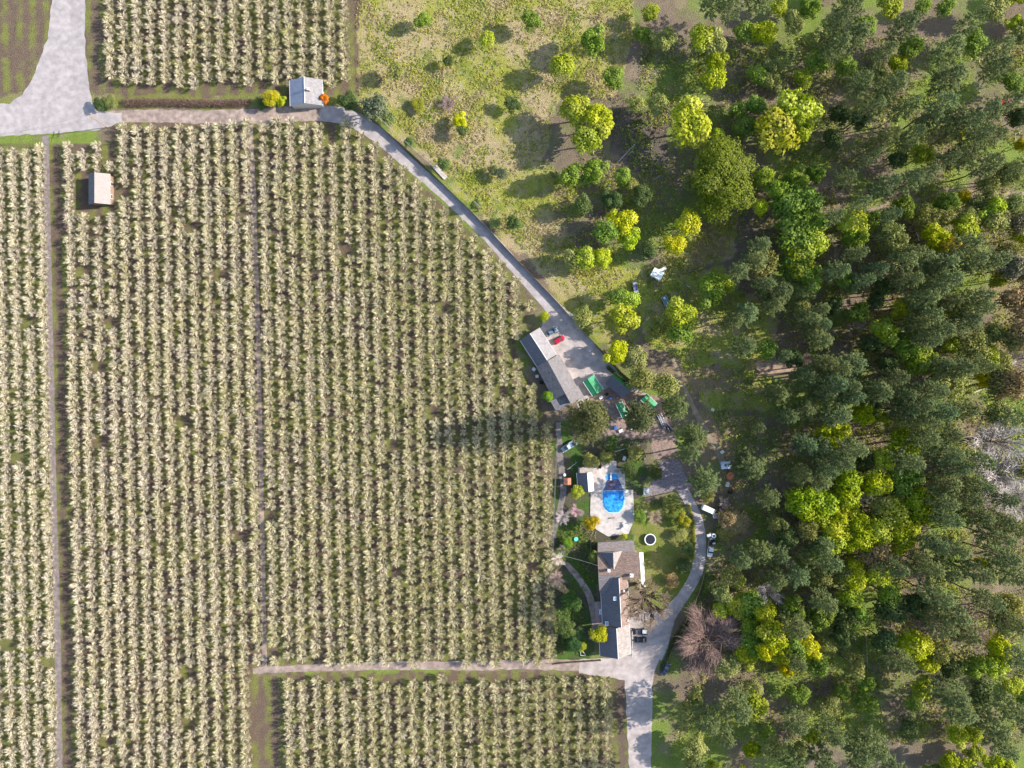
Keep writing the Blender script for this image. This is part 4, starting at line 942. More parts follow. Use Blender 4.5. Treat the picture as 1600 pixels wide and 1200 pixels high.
MB().prism([pp(q) for q in up_][::-1], .203, .215).build("water", mat("murky_water", (.20, .105, .10), rough=.15, scale=.9, var=.4, c2=(.07, .10, .20)), pool)
MB().prism([pp(q) for q in [(947.5, 749.6), (946.5, 744), (952, 740.5), (963, 740.5), (966.5, 745), (967, 747.6)]][::-1], .203, .225).build("steps", mat("bright_blue_steps", (.06, .30, .62), scale=1, var=.2), pool)
# wrinkled blue cover as a grid
def cover():
    poly = low_; n = 34; V = []; F = []; ids = {}
    xs = np.linspace(941.5, 976.5, n); ys = np.linspace(765.5, 801, n)
    GX, GY = np.meshgrid(xs, ys); ins = in_poly(GX, GY, poly)
    for j in range(n):
        for i in range(n):
            if not ins[j, i]: continue
            q = pp((GX[j, i], GY[j, i])); z = .26 + .22 * abs(mnoise.noise(Vector((q[0] * .45, q[1] * .9, 3)))) + .07 * mnoise.noise(Vector((q[0] * 2, q[1] * 2, 0)))
            ids[(i, j)] = len(V); V.append((q[0], q[1], z))
    for j in range(n - 1):
        for i in range(n - 1):
            k = [(i, j), (i, j + 1), (i + 1, j + 1), (i + 1, j)]
            if all(t in ids for t in k): F.append([ids[t] for t in k])
    m = mat("blue_pool_cover", (.012, .19, .60), rough=.35, scale=.9, var=.35, c2=(.03, .28, .68), spec=.6)
    o = link("cover", new_mesh("cover", A(V), A(F), [m], smooth=True), pool)
    s = o.modifiers.new("thick", 'SOLIDIFY'); s.thickness = .03
cover()
q0, q1 = pp((954.5, 750)), pp((954.5, 739))
MB().box(((q0[0] + q1[0]) / 2, (q0[1] + q1[1]) / 2, .62), (.5, 2.5, .08)).box((q1[0], q1[1] + .1, .38), (.45, .35, .42)).build("diving_board", M_WHITE, pool)
pf = empty("wooden_frame", P(962, 737), R(12), "thin dark frame lying across the pool deck near the steps", "frame")
for yy in (0, .45): MB().box((.6, yy, .3), (2.6, .07, .07)).build("rail", mat("dark_plank", (.06, .06, .07)), pf)
for xx in (-.6, 1.8): MB().box((xx, .22, .21), (.06, .5, .1)).build("foot", M_METAL, pf)

# ------------------------------------------------------------------ small furniture
tr = empty("trampoline", P(1016, 843, .9), 0, "round trampoline with dark mat and white rim on the lawn", "trampoline")
tr.location.z = 0
def ring(r0, r1, z0, z1, n=32):
    mb = MB(); vs = []
    for k in range(n):
        a = k * math.tau / n; c, s = math.cos(a), math.sin(a); vs += [(r0 * c, r0 * s, z0), (r1 * c, r1 * s, z0), (r1 * c, r1 * s, z1), (r0 * c, r0 * s, z1)]
    fs = []
    for k in range(n):
        j = (k + 1) % n
        for t in range(4): fs.append((4 * k + t, 4 * k + (t + 1) % 4, 4 * j + (t + 1) % 4, 4 * j + t))
    return mb.add(vs, fs)
MB().prism([(1.66 * math.cos(k * .196), 1.66 * math.sin(k * .196)) for k in range(32)], .86, .89).build("jumping_mat", mat("black_mat", (.018, .02, .035), rough=.6, var=.2), tr)
ring(1.66, 1.98, .87, .95).build("rim_pad", M_WHITE, tr)
for k in range(6):
    a = k * math.tau / 6; MB().tube((1.8 * math.cos(a), 1.8 * math.sin(a), 0), (1.8 * math.cos(a), 1.8 * math.sin(a), .87), .05).build("leg", M_METAL, tr)

def patio_chair(px, py, rz, lab, m=M_WHITE, name="patio_chair"):
    e = empty(name, P(px, py), rz, lab, "chair", "white patio chairs")
    MB().box((0, 0, .44), (.55, .55, .06)).build("seat", m, e); MB().box((-.28, 0, .72), (.06, .55, .5)).build("backrest", m, e)
    for sx in (-1, 1):
        for sy in (-1, 1): MB().box((sx * .23, sy * .23, .205), (.05, .05, .41)).build("leg", m, e)
    for sy in (-1, 1): MB().box((0, sy * .29, .62), (.5, .05, .05)).build("armrest", m, e)
    return e
tb = empty("patio_table", P(977, 821), .3, "white round patio table at the lower right of the pool deck", "table"); tb.location.z = .15
MB().prism([(.75 * math.cos(k * .3927), .75 * math.sin(k * .3927)) for k in range(16)], .70, .75).build("tabletop", M_WHITE, tb)
MB().tube((0, 0, 0), (0, 0, .69), .06).build("leg", M_WHITE, tb)
for i, (x, y, a, w) in enumerate([(972.5, 825, .4, "white patio chair on the left of the round deck table"), (974, 817, -1.2, "white patio chair above the round deck table"), (982, 818, 3.4, "white patio chair on the right of the round deck table")]):
    patio_chair(x, y, a, w).location.z = .15
patio_chair(1003, 797, .2, "left one of two white garden chairs right of the deck"); patio_chair(1008, 799, 2.6, "right one of two white garden chairs right of the deck")
bn = empty("bench", P(957, 809), R(3), "short dark bench on the deck below the pool", "bench"); bn.location.z = .15
MB().box((0, 0, .45), (1.5, .4, .06)).build("seat", M_WOOD, bn)
for sx in (-.6, .6): MB().box((sx, 0, .21), (.08, .35, .42)).build("leg", M_WOOD, bn)
lg = empty("storage_cabinet", P(1009, 767), 0, "pale boxy cabinet on the shaded grass right of the pool", "cabinet")
MB().box((0, 0, .55), (1.7, 2.3, 1.1)).build("body", M_TRIM, lg, bevel=.04); MB().box((0, 0, 1.15), (1.8, 2.4, .1)).build("lid", mat("grey_lid", (.45, .45, .42)), lg)
gt = empty("pond_ornament", P(900, 842), 0, "small turquoise garden dish among the green bushes", "ornament")
MB().prism([(.75 * math.cos(k * .5236), .75 * math.sin(k * .5236)) for k in range(12)], .3, .45).build("dish", mat("turquoise", (.15, .62, .50), scale=2, var=.15), gt)
MB().tube((0, 0, 0), (0, 0, .3), .2, .12).build("stand", M_METAL, gt)
fr = empty("triangular_frame", P(911, 1019), 0, "white triangular frame standing at the bottom of the garden", "frame")
f3 = [(-.9, -.8, .9), (.9, -.8, .9), (-.9, 1.5, .9)]
for k in range(3): MB().tube(f3[k], f3[(k + 1) % 3], .07).build("bar", M_WHITE, fr)
for q in f3: MB().tube((q[0], q[1], 0), q, .05).build("leg", M_WHITE, fr)

# ------------------------------------------------------------------ vehicles
M_TYRE = mat("tyre_rubber", (.02, .02, .02), rough=.8); M_LAMP = mat("lamp_lens", (.7, .7, .65), rough=.2); M_TAIL = mat("tail_lens", (.4, .02, .02), rough=.2)
def paint(n, c): return mat("paint_" + n, c, rough=.28, var=.05, spec=.6)
def wheels(e, xs, w, r=.33):
    for x in xs:
        for s in (-1, 1):
            wh = MB().tube((x, s * (w - .12), r), (x, s * (w + .08), r), r, r, 14).build("wheel", M_TYRE, e)
            MB().tube((x, s * (w + .075), r), (x, s * (w + .095), r), r * .6, r * .5, 10).build("rim", M_METAL, wh)
def sect(x, w, z0, z1, z2, k=.88): return [(x, -w * .93, z0), (x, -w, z1), (x, -w * k, z2), (x, w * k, z2), (x, w, z1), (x, w * .93, z0)]
def lights(e, L, w, z=.62):
    for s in (-1, 1):
        MB().box((L / 2 - .03, s * w * .72, z), (.14, .34, .14)).build("headlight", M_LAMP, e); MB().box((-L / 2 + .02, s * w * .74, z + .08), (.1, .3, .16)).build("tail_light", M_TAIL, e)
        MB().box((L * .16, s * (w + .1), .95), (.12, .2, .13)).build("mirror", M_TYRE, e)
def car(px, py, rz, c, lab, kind='sedan', cn="x", roofc=None, name="parked_car", group="cars parked around the property"):
    e = empty(name, P(px, py, .8), R(rz), lab, "car" if kind in ('sedan', 'hatch') else kind, group); e.location.z = .02
    m = paint(cn, c); w = .9
    if kind in ('sedan', 'hatch'):
        L = 4.6 if kind == 'sedan' else 4.2; h = L / 2; rear = .92 if kind == 'sedan' else 1.0
        MB().loft([sect(-h, .74, .35, .5, .68), sect(-h + .18, .84, .25, .6, rear - .04), sect(-h + .9, w, .22, .62, rear), sect(0, w, .22, .62, .95), sect(h * .42, w, .22, .62, .93), sect(h * .8, .86, .25, .58, .80), sect(h, .68, .35, .48, .62)]).build("body", m, e, bevel=.05)
        b0_, b1_, t0_, t1_ = (-1.55, 1.05, -1.0, .3) if kind == 'sedan' else (-1.95, .95, -1.5, .2)
        MB().loft([[(b0_, -.72, .93), (b0_, .72, .93), (b1_, .74, .93), (b1_, -.74, .93)], [(t0_, -.60, 1.38), (t0_, .60, 1.38), (t1_, .62, 1.38), (t1_, -.62, 1.38)]]).build("windows", M_GLASS, e)
        MB().box(((t0_ + t1_) / 2, 0, 1.41), (t1_ - t0_ + .12, 1.26, .06)).build("roof", roofc or m, e, bevel=.03)
        wheels(e, (-h + .85, h - .9), w); lights(e, L, w)
    if kind == 'van':
        L = 5.0; h = L / 2; w = .97
        MB().loft([sect(-h, w * .96, .3, 1.1, 1.95), sect(-h + .15, w, .3, 1.2, 2.05), sect(h - 1.6, w, .3, 1.2, 2.05), sect(h - 1.0, w, .3, 1.05, 1.75), sect(h - .62, w * .97, .3, .9, 1.12), sect(h, w * .8, .4, .6, .85)]).build("body", m, e, bevel=.06)
        MB().add([(h - 1.58, -.74, 2.07), (h - 1.58, .74, 2.07), (h - .68, .84, 1.24), (h - .68, -.84, 1.24), (h - 1.58, -.74, 2.0), (h - 1.58, .74, 2.0), (h - .68, .84, 1.15), (h - .68, -.84, 1.15)], [(3, 2, 1, 0), (4, 5, 6, 7), (0, 1, 5, 4), (1, 2, 6, 5), (2, 3, 7, 6), (3, 0, 4, 7)]).build("windscreen", M_GLASS, e)
        for s in (-1, 1): MB().box((.9, s * (w - .03), 1.45), (1.0, .04, .45)).build("side_window", M_GLASS, e)
        wheels(e, (-h + .95, h - .95), w); lights(e, L, w, .75)
    if kind == 'pickup':
        L = 5.6; h = L / 2; w = .96
        MB().loft([sect(-.3, w, .35, .7, 1.05), sect(h * .35, w, .35, .7, 1.08), sect(h * .85, w * .96, .35, .7, 1.0), sect(h, w * .82, .4, .6, .8)]).build("body", m, e, bevel=.05)
        bd = MB().box((-.3 - 1.25, -w + .06, .8), (2.5, .1, .55)).box((-.3 - 1.25, w - .06, .8), (2.5, .1, .55)).box((-h + .05, 0, .8), (.1, 1.8, .55)).box((-1.55, 0, .5), (2.5, 1.8, .12))
        bd.build("bed", m, e)
        MB().loft([[(-.35, -.80, 1.06), (-.35, .80, 1.06), (1.35, .82, 1.06), (1.35, -.82, 1.06)], [(-.2, -.66, 1.72), (-.2, .66, 1.72), (.6, .66, 1.72), (.6, -.66, 1.72)]]).build("windows", M_GLASS, e)
        MB().box((.2, 0, 1.75), (.95, 1.38, .06)).build("roof", roofc or m, e, bevel=.03)
        wheels(e, (-h + 1.0, h - .95), w, .38); lights(e, L, w, .75)
    return e
M_BLK = paint("black", (.015, .016, .022))
car(862, 518.5, 28, (.16, .22, .27), "blue-grey sedan parked above the red car by the long building", 'sedan', "bluegrey")
car(873.5, 531, 30, (.42, .008, .03), "bright red car parked beside the long grey-roofed building", 'hatch', "red")
car(1107, 796, -24, (.80, .82, .78), "white van parked beside the driveway curve", 'van', "white")
car(1132, 792, 40, (.30, .01, .05), "crimson car parked behind the white van", 'hatch', "crimson")
car(999, 987, 180, (.02, .022, .04), "dark pickup with open bed, upper of two vehicles on the forecourt", 'pickup', "navy")
car(1000, 1000, 180, (.015, .016, .03), "black car, lower of two vehicles on the forecourt", 'sedan', "black2")
car(1568, 158, 10, (.45, .02, .02), "red car at the forest's upper right corner", 'hatch', "red2")
car(1040, 1046, 60, (.03, .05, .12), "dark blue car half under the bare tree at the forecourt's lower edge", 'sedan', "dkblue")
pk = car(889, 697, 213, (.55, .62, .68), "pickup with dark bonnet in the shade above the pool", 'pickup', "palegrey")
MB().box((1.95, 0, 1.085), (1.3, 1.5, .04)).build("bonnet_panel", paint("steel", (.06, .09, .13)), pk)
# loads in pickup beds: things of their own
def crate(name, p, d, rz, m, lab, cat="crate", z=0, group=None):
    e = empty(name, (p.x, p.y, z), rz, lab, cat, group); MB().box((0, 0, d[2] / 2), d).build("body", m, e, bevel=.03)
    MB().box((0, 0, d[2] + .03), (d[0] * 1.04, d[1] * 1.04, .06)).build("lid", m, e); return e
crate("cargo_box", P(1007.5, 987, 1), (1.5, 1.2, .45), 0, M_WHITE, "white box lying in the dark pickup's bed", "box", z=.6)
for k in range(4):
    o = MB().box((0, 0, 0), (2.4, .12, .07)).build("lumber_plank", mat("raw_lumber", (.45, .30, .17), scale=3, var=.2)); o.location = P(1014.5, 984 + k * 1.6, .8); o.location.z = 1.1
    tag(o, "%s brown plank sticking out over the pickup's tailgate" % ["topmost", "second", "third", "lowest"][k], "plank", "planks behind the dark pickup")
for k, (dx, dy) in enumerate([(895.5, 693), (899, 690.5), (898, 695)]):
    crate("cargo_box", P(dx, dy, 1), (.7, .6, .5), R(33), M_TYRE, ["black box nearest the cab in the shaded pickup's bed", "black box at the tail of the shaded pickup's bed", "black box along the side of the shaded pickup's bed"][k], "box", z=.6)

# white flatbed truck with load
ft = empty("flatbed_truck", P(1111, 851, .8), R(-86 + 180 + 0), "white flatbed truck loaded with scrap beside the driveway", "truck"); ft.rotation_euler.z = R(-97)
mW_ = paint("truckwhite", (.78, .79, .78))
MB().loft([sect(1.2, 1.0, .5, .9, 1.15), sect(2.9, .98, .5, .9, 1.12), sect(3.9, .92, .5, .85, 1.0), sect(4.15, .8, .5, .7, .85)]).build("body", mW_, ft, bevel=.05)
MB().loft([[(.9, -.86, 1.14), (.9, .86, 1.14), (2.85, .86, 1.14), (2.85, -.86, 1.14)], [(1.05, -.72, 1.88), (1.05, .72, 1.88), (2.1, .72, 1.88), (2.1, -.72, 1.88)]]).build("windows", M_GLASS, ft)
MB().box((1.55, 0, 1.92), (1.25, 1.5, .07)).build("roof", mW_, ft, bevel=.03)
MB().box((-1.6, 0, .95), (5.0, 2.2, .16)).build("flatbed", M_WOOD, ft); MB().box((.82, 0, 1.35), (.08, 2.1, .7)).build("headboard", mW_, ft)
wheels(ft, (-2.6, 3.0), .98, .42); lights(ft, 8.2, .95, .8)
def onbed(x, y, z=1.03): return ft.matrix_basis @ Vector((x, y, z))
from mathutils import Matrix
def bedpt(x, y, z=1.03):
    a = ft.rotation_euler.z; return Vector((ft.location.x + x * math.cos(a) - y * math.sin(a), ft.location.y + x * math.sin(a) + y * math.cos(a), z))
ft.location.z = .02
tk = empty("water_tank", bedpt(-3.3, .25), 0, "round white tank with dark opening on the flatbed truck's tail", "tank")
MB().tube((0, 0, 0), (0, 0, .95), .8, .78, 16).build("body", mW_, tk); MB().tube((0, 0, .95), (0, 0, 1.0), .36, .34, 12).build("lid", M_TYRE, tk)
crate("cargo_box", bedpt(-3.2, -1.3), (1.3, .9, .7), .3, M_WHITE, "white box overhanging the flatbed behind the round tank", "box", z=1.06)
crate("cargo_box", bedpt(-1.4, .3), (1.1, .9, .6), .2, M_TYRE, "black crate in the middle of the flatbed truck", z=1.06)
crate("cargo_box", bedpt(-.3, -.3), (.8, 1.1, .7), .1, M_TYRE, "black crate right behind the flatbed truck's cab", z=1.06)
crate("cargo_box", bedpt(-2.1, -.45), (.8, .7, .4), .5, M_METAL, "grey metal box between tank and black crates", "box", z=1.06)
crate("cargo_box", bedpt(-.7, .7), (.9, .5, .4), .0, M_WHITE, "small white box on the flatbed's outer side", "box", z=1.06)

# utility trailers
def trailer(px, py, rz, L, w, m, lab, mdeck=None, name="utility_trailer"):
    e = empty(name, P(px, py, .7), R(rz), lab, "trailer"); e.location.z = .02
    MB().box((0, 0, .62), (L, w, .12)).build("deck", mdeck or M_WOOD, e)
    for s in (-1, 1): MB().box((0, s * (w / 2 + .035), .82), (L, .06, .45)).build("side_rail", m, e)
    MB().box((-L / 2 - .035, 0, .82), (.06, w, .45)).build("tailgate", m, e)
    MB().box((L / 2 + .65, 0, .5), (1.3, .1, .1)).build("tow_bar", m, e)
    for s in (-1, 1):
        MB().tube((-.2, s * (w / 2 + .12), .32), (-.2, s * (w / 2 + .3), .32), .32, .32, 12).build("wheel", M_TYRE, e)
    return e
trailer(1119, 806, 5, 2.1, 1.5, M_TRIM, "small pale utility trailer between white van and crimson car", mat("pale_deck", (.5, .42, .38), scale=2, var=.15))
t1 = trailer(1040.5, 471, -64, 3.8, 1.9, M_METAL, "pale blue-grey flat trailer loaded with white boxes beside a leafy tree", mat("blue_grey_deck", (.22, .29, .36), scale=2, var=.3))
crate("cargo_box", P(1045, 479, 1), (1.7, 1.2, .5), R(-64), M_WHITE, "white flat box on the lower end of the blue-grey trailer", "box", z=.7)
crate("cargo_box", P(1038, 466, 1), (.9, .8, .5), R(-50), M_METAL, "grey box on the upper end of the blue-grey trailer", "box", z=.7)
t2 = trailer(992.5, 449, 100, 3.6, 1.3, M_METAL, "narrow boat-like trailer with white ends and violet tarp in the scrub", mat("violet_tarp", (.28, .24, .42), scale=1.5, var=.25))
crate("cargo_box", P(994, 456, 1), (1.5, .9, .5), R(10), M_WHITE, "white crate on the lower end of the narrow trailer", z=.7)
crate("cargo_box", P(992, 443, 1), (1.1, .7, .4), R(20), M_TRIM, "white crate on the upper end of the narrow trailer", z=.7)
cp = empty("camper", P(1026, 429, 1), R(-30), "white boxy camper with folded awning standing alone in the scrub", "camper"); cp.location.z = 0
MB().box((0, 0, 1.3), (3.7, 2.9, 1.8)).build("body", M_WHITE, cp, bevel=.08); MB().box((0, 0, 2.23), (3.8, 3.0, .07)).build("roof", mat("white_roof", (.78, .82, .78), var=.06), cp, bevel=.02)
MB().box((-.5, .3, 2.33), (.5, .5, .14)).build("roof_vent", M_TRIM, cp); MB().box((.6, 2.15, 2.1), (3.0, 1.0, .08), R(55)).build("awning", M_WHITE, cp)
MB().box((2.3, .3, .45), (1.4, .1, .1)).build("tow_bar", M_METAL, cp)
for s in (-1, 1): MB().tube((0, s * 1.3, .35), (0, s * 1.47, .35), .35, .35, 12).build("wheel", M_TYRE, cp)
MB().box((0, -1.47, 1.5), (1.0, .04, .5)).build("window", M_GLASS, cp)
t3 = empty("camper", P(1134, 727, 1), R(3), "small white pop-up trailer with blue patches beside the broad pine", "camper"); t3.location.z = 0
MB().box((0, 0, .75), (3.1, 2.5, .7)).build("body", mat("pale_blue_body", (.50, .58, .72), scale=1.2, var=.2), t3, bevel=.05)
MB().box((-.2, -.9, 1.14), (2.2, .55, .06)).build("roof", M_WHITE, t3); MB().box((-.1, .1, 1.2), (.6, .5, .2)).build("roof_vent", M_TYRE, t3)
MB().box((.3, 1.0, 1.15), (2.6, .12, .1)).build("rack", M_WHITE, t3)
for s in (-1, 1): MB().tube((0, s * 1.1, .32), (0, s * 1.3, .32), .32, .32, 12).build("wheel", M_TYRE, t3)
rt = empty("rusty_tank", P(1141.5, 744, .8), 0, "rusty orange round tank beneath the broad pine", "tank"); rt.location.z = 0
MB().tube((0, 0, 0), (0, 0, 1.1), 1.35, 1.3, 18).build("body", mat("rust", (.48, .17, .08), scale=2.2, var=.4), rt)
MB().tube((0, 0, 1.1), (0, 0, 1.45), 1.3, .35, 18).build("lid", mat("rust", (.5, .2, .1)), rt)
wt = empty("white_drum", P(882, 742, .5), 0, "small white drum beside the terracotta-roofed shed", "drum"); wt.location.z = 0
MB().tube((0, 0, 0), (0, 0, .9), .5, .5, 14).build("body", M_WHITE, wt); MB().tube((0, 0, .9), (0, 0, .98), .4, .36, 14).build("lid", M_WHITE, wt)
wt2 = empty("white_drum", P(939, 621, .5), R(30), "white drum beside the square green-roofed shed", "drum"); wt2.location.z = 0
MB().tube((-.6, 0, .5), (.6, 0, .5), .5, .5, 14).build("body", M_WHITE, wt2); MB().box((0, 0, 1.02), (.3, .3, .08)).build("lid", M_TRIM, wt2)

CL = [(926, 641, 'W', "pale tarp-covered box at the pine's upper edge in the dirt yard"), (948, 616, 'D', "dark crate below the square green-roofed shed"), (953, 622, 'B', "blue barrel below the square green-roofed shed"),
      (990, 632, 'W', "white crate between the two small green-roofed sheds"), (994, 640, 'R', "rusty barrel between the two small green-roofed sheds"), (986, 668, 'W', "whitish box in the shade under the rounded pine"),
      (961, 668, 'B', "blue tarp-covered crate below the narrow green shed"), (970, 673, 'W', "small white crate in the cluttered shade below the narrow green shed"), (839, 588, 'W', "white bucket-like box west of the long building"),
      (846, 598, 'D', "dark box west of the long building"), (834, 577, 'W', "whitish box near the barn's northwest wall"), (1136, 757, 'W', "white box below the rusty tank"), (1145, 763, 'R', "rusty red drum below the rusty tank"),
      (1140, 769, 'D', "dark crate behind the crimson car"), (1113, 640, 'W', "pale block in the dry clearing"), (1128, 706, 'W', "pale slab-like box above the pop-up trailer"), (975, 716, 'W', "white box on the grass above the pool deck"), (937, 729, 'D', "dark barbecue box at the top of the pool deck")]
for (px_, py_, t_, lab_) in CL:
    mm = {'W': M_TRIM, 'D': M_TYRE, 'B': mat("blue_plastic", (.04, .12, .38), rough=.5), 'R': mat("rust", (.4, .15, .08))}[t_]
    if t_ in 'RB' and 'tarp' not in lab_:
        e_ = empty("barrel", P(px_, py_), 0, lab_, "barrel"); MB().tube((0, 0, 0), (0, 0, .95), .42, .42, 12).build("body", mm, e_); MB().tube((0, 0, .95), (0, 0, 1.0), .36, .34, 12).build("lid", mm, e_)
    else: crate("storage_crate", P(px_, py_), (rnd.uniform(.9, 1.5), rnd.uniform(.8, 1.1), rnd.uniform(.5, .9)), rnd.uniform(0, 3), mm, lab_, "crate")
# pile of dark pipes: one of each, copied
ps = MB().tube((-3.6, 0, 0), (3.6, 0, 0), .16, .16, 8); pipe = ps.build("metal_pipe", mat("dark_pipe", (.10, .10, .12), rough=.35, var=.3, metal=.4))
for k in range(16):
    o = pipe if k == 0 else pipe.copy()
    if k: col.objects.link(o)
    lay = k // 8; q = P(1028 + (k % 8) * 2.0 + lay, 654 + (k % 8) * 1.2, .3)
    o.location = (q.x, q.y, .18 + lay * .33); o.rotation_euler = (0, 0, R(-58 + rnd.gauss(0, 5))); o.scale = (rnd.uniform(.6, 1.05), 1, 1)
    tag(o, "dark metal pipe in the pile right of the green-roofed sheds", "pipe", "dark metal pipes in the pile")
# fallen logs
def log(a, c, r, m, lab, z=.2):
    pa, pc = P(*a), P(*c); o_ = (pa + pc) / 2; pa -= o_; pc -= o_; pa.z = pc.z = 0
    e = MB().tube(pa, pa.lerp(pc, .5) + Vector((.1, .1, .03)), r, r * .85, 7).tube(pa.lerp(pc, .5) + Vector((.1, .1, .03)), pc, r * .85, r * .5, 7)
    d = (pc - pa); n = Vector((-d.y, d.x, 0)).normalized()
    for t in (.55, .7, .85): e.tube(pa.lerp(pc, t), pa.lerp(pc, t) + n * (1.2 * (1 if t != .7 else -1)) + d.normalized() * .6 + Vector((0, 0, .4)), r * .3, r * .1, 5)
    o = e.build("fallen_log", m); o.location = (o_.x, o_.y, r + z - .2); tag(o, lab, "log"); return o
M_PALE = mat("bleached_wood", (.62, .56, .50), scale=2, var=.15)
log((1069, 438), (1075, 473), .22, M_WOOD, "long brown log lying right of the camper")
log((1072, 445), (1085, 458), .14, M_PALE, "short pale log beside the long brown one right of the camper")
log((1483, 343), (1530, 330), .24, M_PALE, "long bleached trunk lying in the right forest below the trail", .8)
log((1429, 362), (1434, 378), .18, M_PALE, "short bleached trunk near the yellow bush in the right forest", .8)
log((1370, 441), (1384, 445), .2, M_PALE, "short bleached log in the dark pine shade", .4)
log((1520, 613), (1545, 603), .2, M_PALE, "bleached trunk beside the yellow bush at the right forest", .8)
log((1588, 585), (1600, 570), .18, M_PALE, "bleached trunk at the right edge of the photo", .8)
log((1135, 635), (1150, 648), .24, M_WOOD, "thick brown log in the dry clearing above the small trailer")
log((1170, 680), (1168, 692), .16, M_WOOD, "upright-lying brown log on the dry slope beside the broad pine")
log((964, 255), (998, 219), .12, M_PALE, "thin pale fallen trunk across the bare twiggy patch at the top")
log((1020, 282), (1052, 262), .10, M_PALE, "thin pale fallen trunk left of the very large green tree")
log((960, 706), (1000, 695), .12, M_PALE, "thin pale branch lying above the pool deck")
log((886, 734), (902, 722), .12, M_PALE, "bleached branch beside the garden path")
log((1352, 985), (1355, 1050), .10, M_PALE, "long thin pale pole lying in the dark lower forest", .3)
sl = MB().prism([P(*q)[:2] for q in [(676, 262), (682, 258), (699, 276), (694, 281)]][::-1], 0, .35).build("concrete_slab", M_CONC); tag(sl, "whitish concrete slab on the right verge of the road", "slab")

# ------------------------------------------------------------------ the big leafless tree by the house
bt = empty("bare_tree", P(993, 912, 0), 0, "big leafless tree with thick dark limbs between house and driveway", "tree")
g_ = random.Random(4); tb_ = MB(); tb_.tube((0, 0, 0), (.4, -.5, 13), .7, .5, 9); tb_.build("trunk", M_BARK, bt)
lm = MB(); tw = MB()
def grow(p, d, L, r, lv):
    q = p + d * L; (lm if lv < 3 else tw).tube(p, q, r, r * .62, 6 if lv < 2 else 4)
    if lv >= 5: return
    for k in range(3 if lv < 3 else 3):
        nd = (d + Vector((g_.gauss(0, .42), g_.gauss(0, .42), g_.gauss(.08, .25)))).normalized(); nd.z = max(nd.z, .02)
        grow(p.lerp(q, g_.uniform(.55, 1)), nd.normalized(), L * g_.uniform(.55, .78), r * .58, lv + 1)
for k in range(14):
    a = k * math.tau / 14 + g_.gauss(0, .15); grow(Vector((.4, -.5, 12.0 + k * .2)), Vector((math.cos(a), math.sin(a), g_.uniform(.35, 1.6))).normalized(), g_.uniform(3.9, 5.2), .36, 0)
lm.build("limbs", mat("dark_bark", (.085, .05, .04), scale=3, var=.3), bt); tw.build("twigs", mat("tan_twigs", (.34, .25, .16), scale=3, var=.3), bt)

# ------------------------------------------------------------------ fences, poles, wires
def fence(pts, lab, hgt=1.3, gap=4.5, m=M_WOOD, rails=3, board=False, rr=.05):
    w = smooth_line([P(*q) for q in pts], .5); e = empty("fence", w[0], 0, lab, "fence"); o = w[0]; acc = 0; posts = [w[0]]
    for i in range(1, len(w)):
        acc += (w[i] - w[i - 1]).length
        if acc >= gap: posts.append(w[i]); acc = 0
    for p in posts: MB().box((p.x - o.x, p.y - o.y, hgt / 2 + .05), (.14, .14, hgt + .1)).build("post", m, e)
    mb = MB()
    for a, c in zip(posts, posts[1:]):
        d = c - a; ang = math.atan2(d.y, d.x); cc = (a + c) / 2 - o
        if board: mb.box((cc.x, cc.y, hgt * .5), (d.length - .16, .05, hgt * .94), ang)
        else:
            for k in range(rails): mb.box((cc.x, cc.y, hgt * (k + .9) / rails), (d.length - .16, rr, .12), ang)
    mb.build("boards" if board else "rails", m, e)
fence([(562, 168), (600, 203), (650, 247), (700, 296), (745, 340), (790, 388), (830, 430), (870, 472), (905, 512), (942, 550), (975, 586), (1003, 606)], "long grey wooden fence following the right side of the sloping road", 1.5, 4.2, M_WOOD, board=True)
fence([(1100, 895), (1092, 925), (1076, 960), (1056, 1000), (1036, 1045)], "dark wooden fence along the outer edge of the lower driveway", 1.0, 3.5, M_WOOD, board=True)
fence([(862, 1036), (880, 1034), (938, 1030)], "board fence joining the garage to the orchard corner", 1.6, 2.5, M_WOOD, board=True)
fence([(1010, 778), (1035, 772), (1062, 766)], "low fence along the bottom of the mottled patio", 1.0, 2.5, M_WOOD)
fence([(1035, 717), (1058, 717)], "short fence along the top of the mottled patio", 1.0, 2.2, M_WOOD)
fence([(923, 845), (923, 862), (924, 878)], "short dark fence between garden and house's north corner", 1.3, 1.8, M_WOOD, board=True)
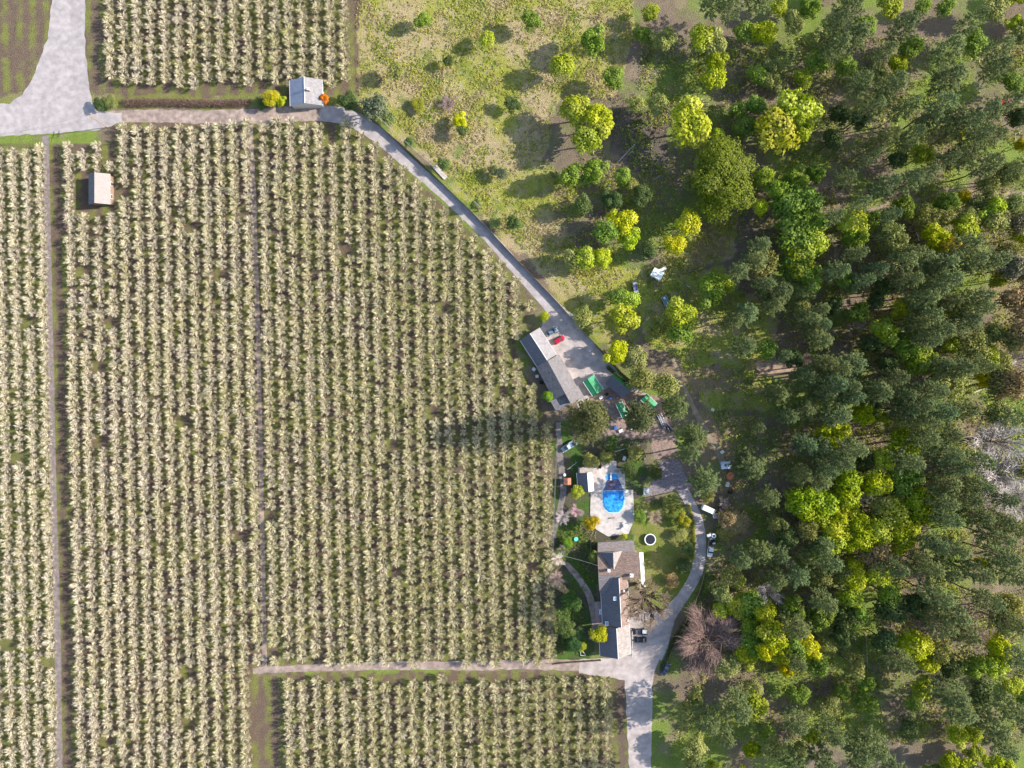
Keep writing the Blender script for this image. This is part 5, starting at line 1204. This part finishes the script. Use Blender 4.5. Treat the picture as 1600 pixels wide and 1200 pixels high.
fence([(1040, 165), (1090, 166), (1140, 165)], "thin fence along the top of the clearing", 1.1, 4, M_WOOD)

def pole(px, py, h, rz, lab):
    e = empty("utility_pole", P(px, py, 0), R(rz), lab, "utility pole", None)
    MB().tube((0, 0, 0), (0, 0, h), .17, .11, 8).build("post", M_WOOD, e)
    for z in (h - .5, h - 1.4): MB().box((0, .16, z), (2.4, .12, .14)).build("crossarm", M_WOOD, e)
    for x in (-1, 0, 1): MB().tube((x, .16, h - .43), (x, .16, h - .2), .05, .06, 6).build("insulator", M_TRIM, e)
    return (e, h)
P1 = pole(168, 199, 10, 80, "utility pole at the road junction by the orchard's upper left corner")
P2 = pole(576, 178, 9, -45, "utility pole beside the road bend at the top")
P3 = pole(748, 330, 9, -45, "utility pole halfway down the sloping road")
P4 = pole(861, 855, 9, 80, "utility pole at the orchard edge above the white-blossomed tree")
P5 = pole(868, 690, 9, 80, "utility pole at the orchard edge beside the shaded pickup")
def wire(a, c, lab, sag=1.0, n=14):
    mb = MB(); pts = []
    for k in range(n + 1):
        t = k / n; p = a.lerp(c, t); p.z -= sag * 4 * t * (1 - t); pts.append(p)
    for p, q in zip(pts, pts[1:]): mb.tube(p, q, .035, .035, 4)
    tag(mb.build("power_line", mat("wire", (.30, .30, .28), rough=.5)), lab, "power line", "overhead wires")
def top(pl_, x=0):
    e, h = pl_; a = e.rotation_euler.z; return Vector((e.location.x + x * math.cos(a), e.location.y + x * math.sin(a), h - .2))
wire(top(P1, -1), P(-40, 214, 9), "upper overhead wire running left from the junction pole"); wire(top(P1, 1), P(-40, 220, 9), "lower overhead wire running left from the junction pole")
wire(top(P2, -1), top(P3, -1), "overhead wire along the fence side of the upper road"); wire(top(P2, 1), top(P3, 1), "overhead wire along the road side of the upper road")
wire(top(P4, -1), top(P5, -1), "left overhead wire between the two orchard-edge poles"); wire(top(P4, 1), top(P5, 1), "right overhead wire between the two orchard-edge poles")
wire(top(P4), P(935, 884, 6), "service wire from the orchard-edge pole to the house")
wire(top(P5), P(880, 640, 4), "service wire from the orchard-edge pole to the long building")
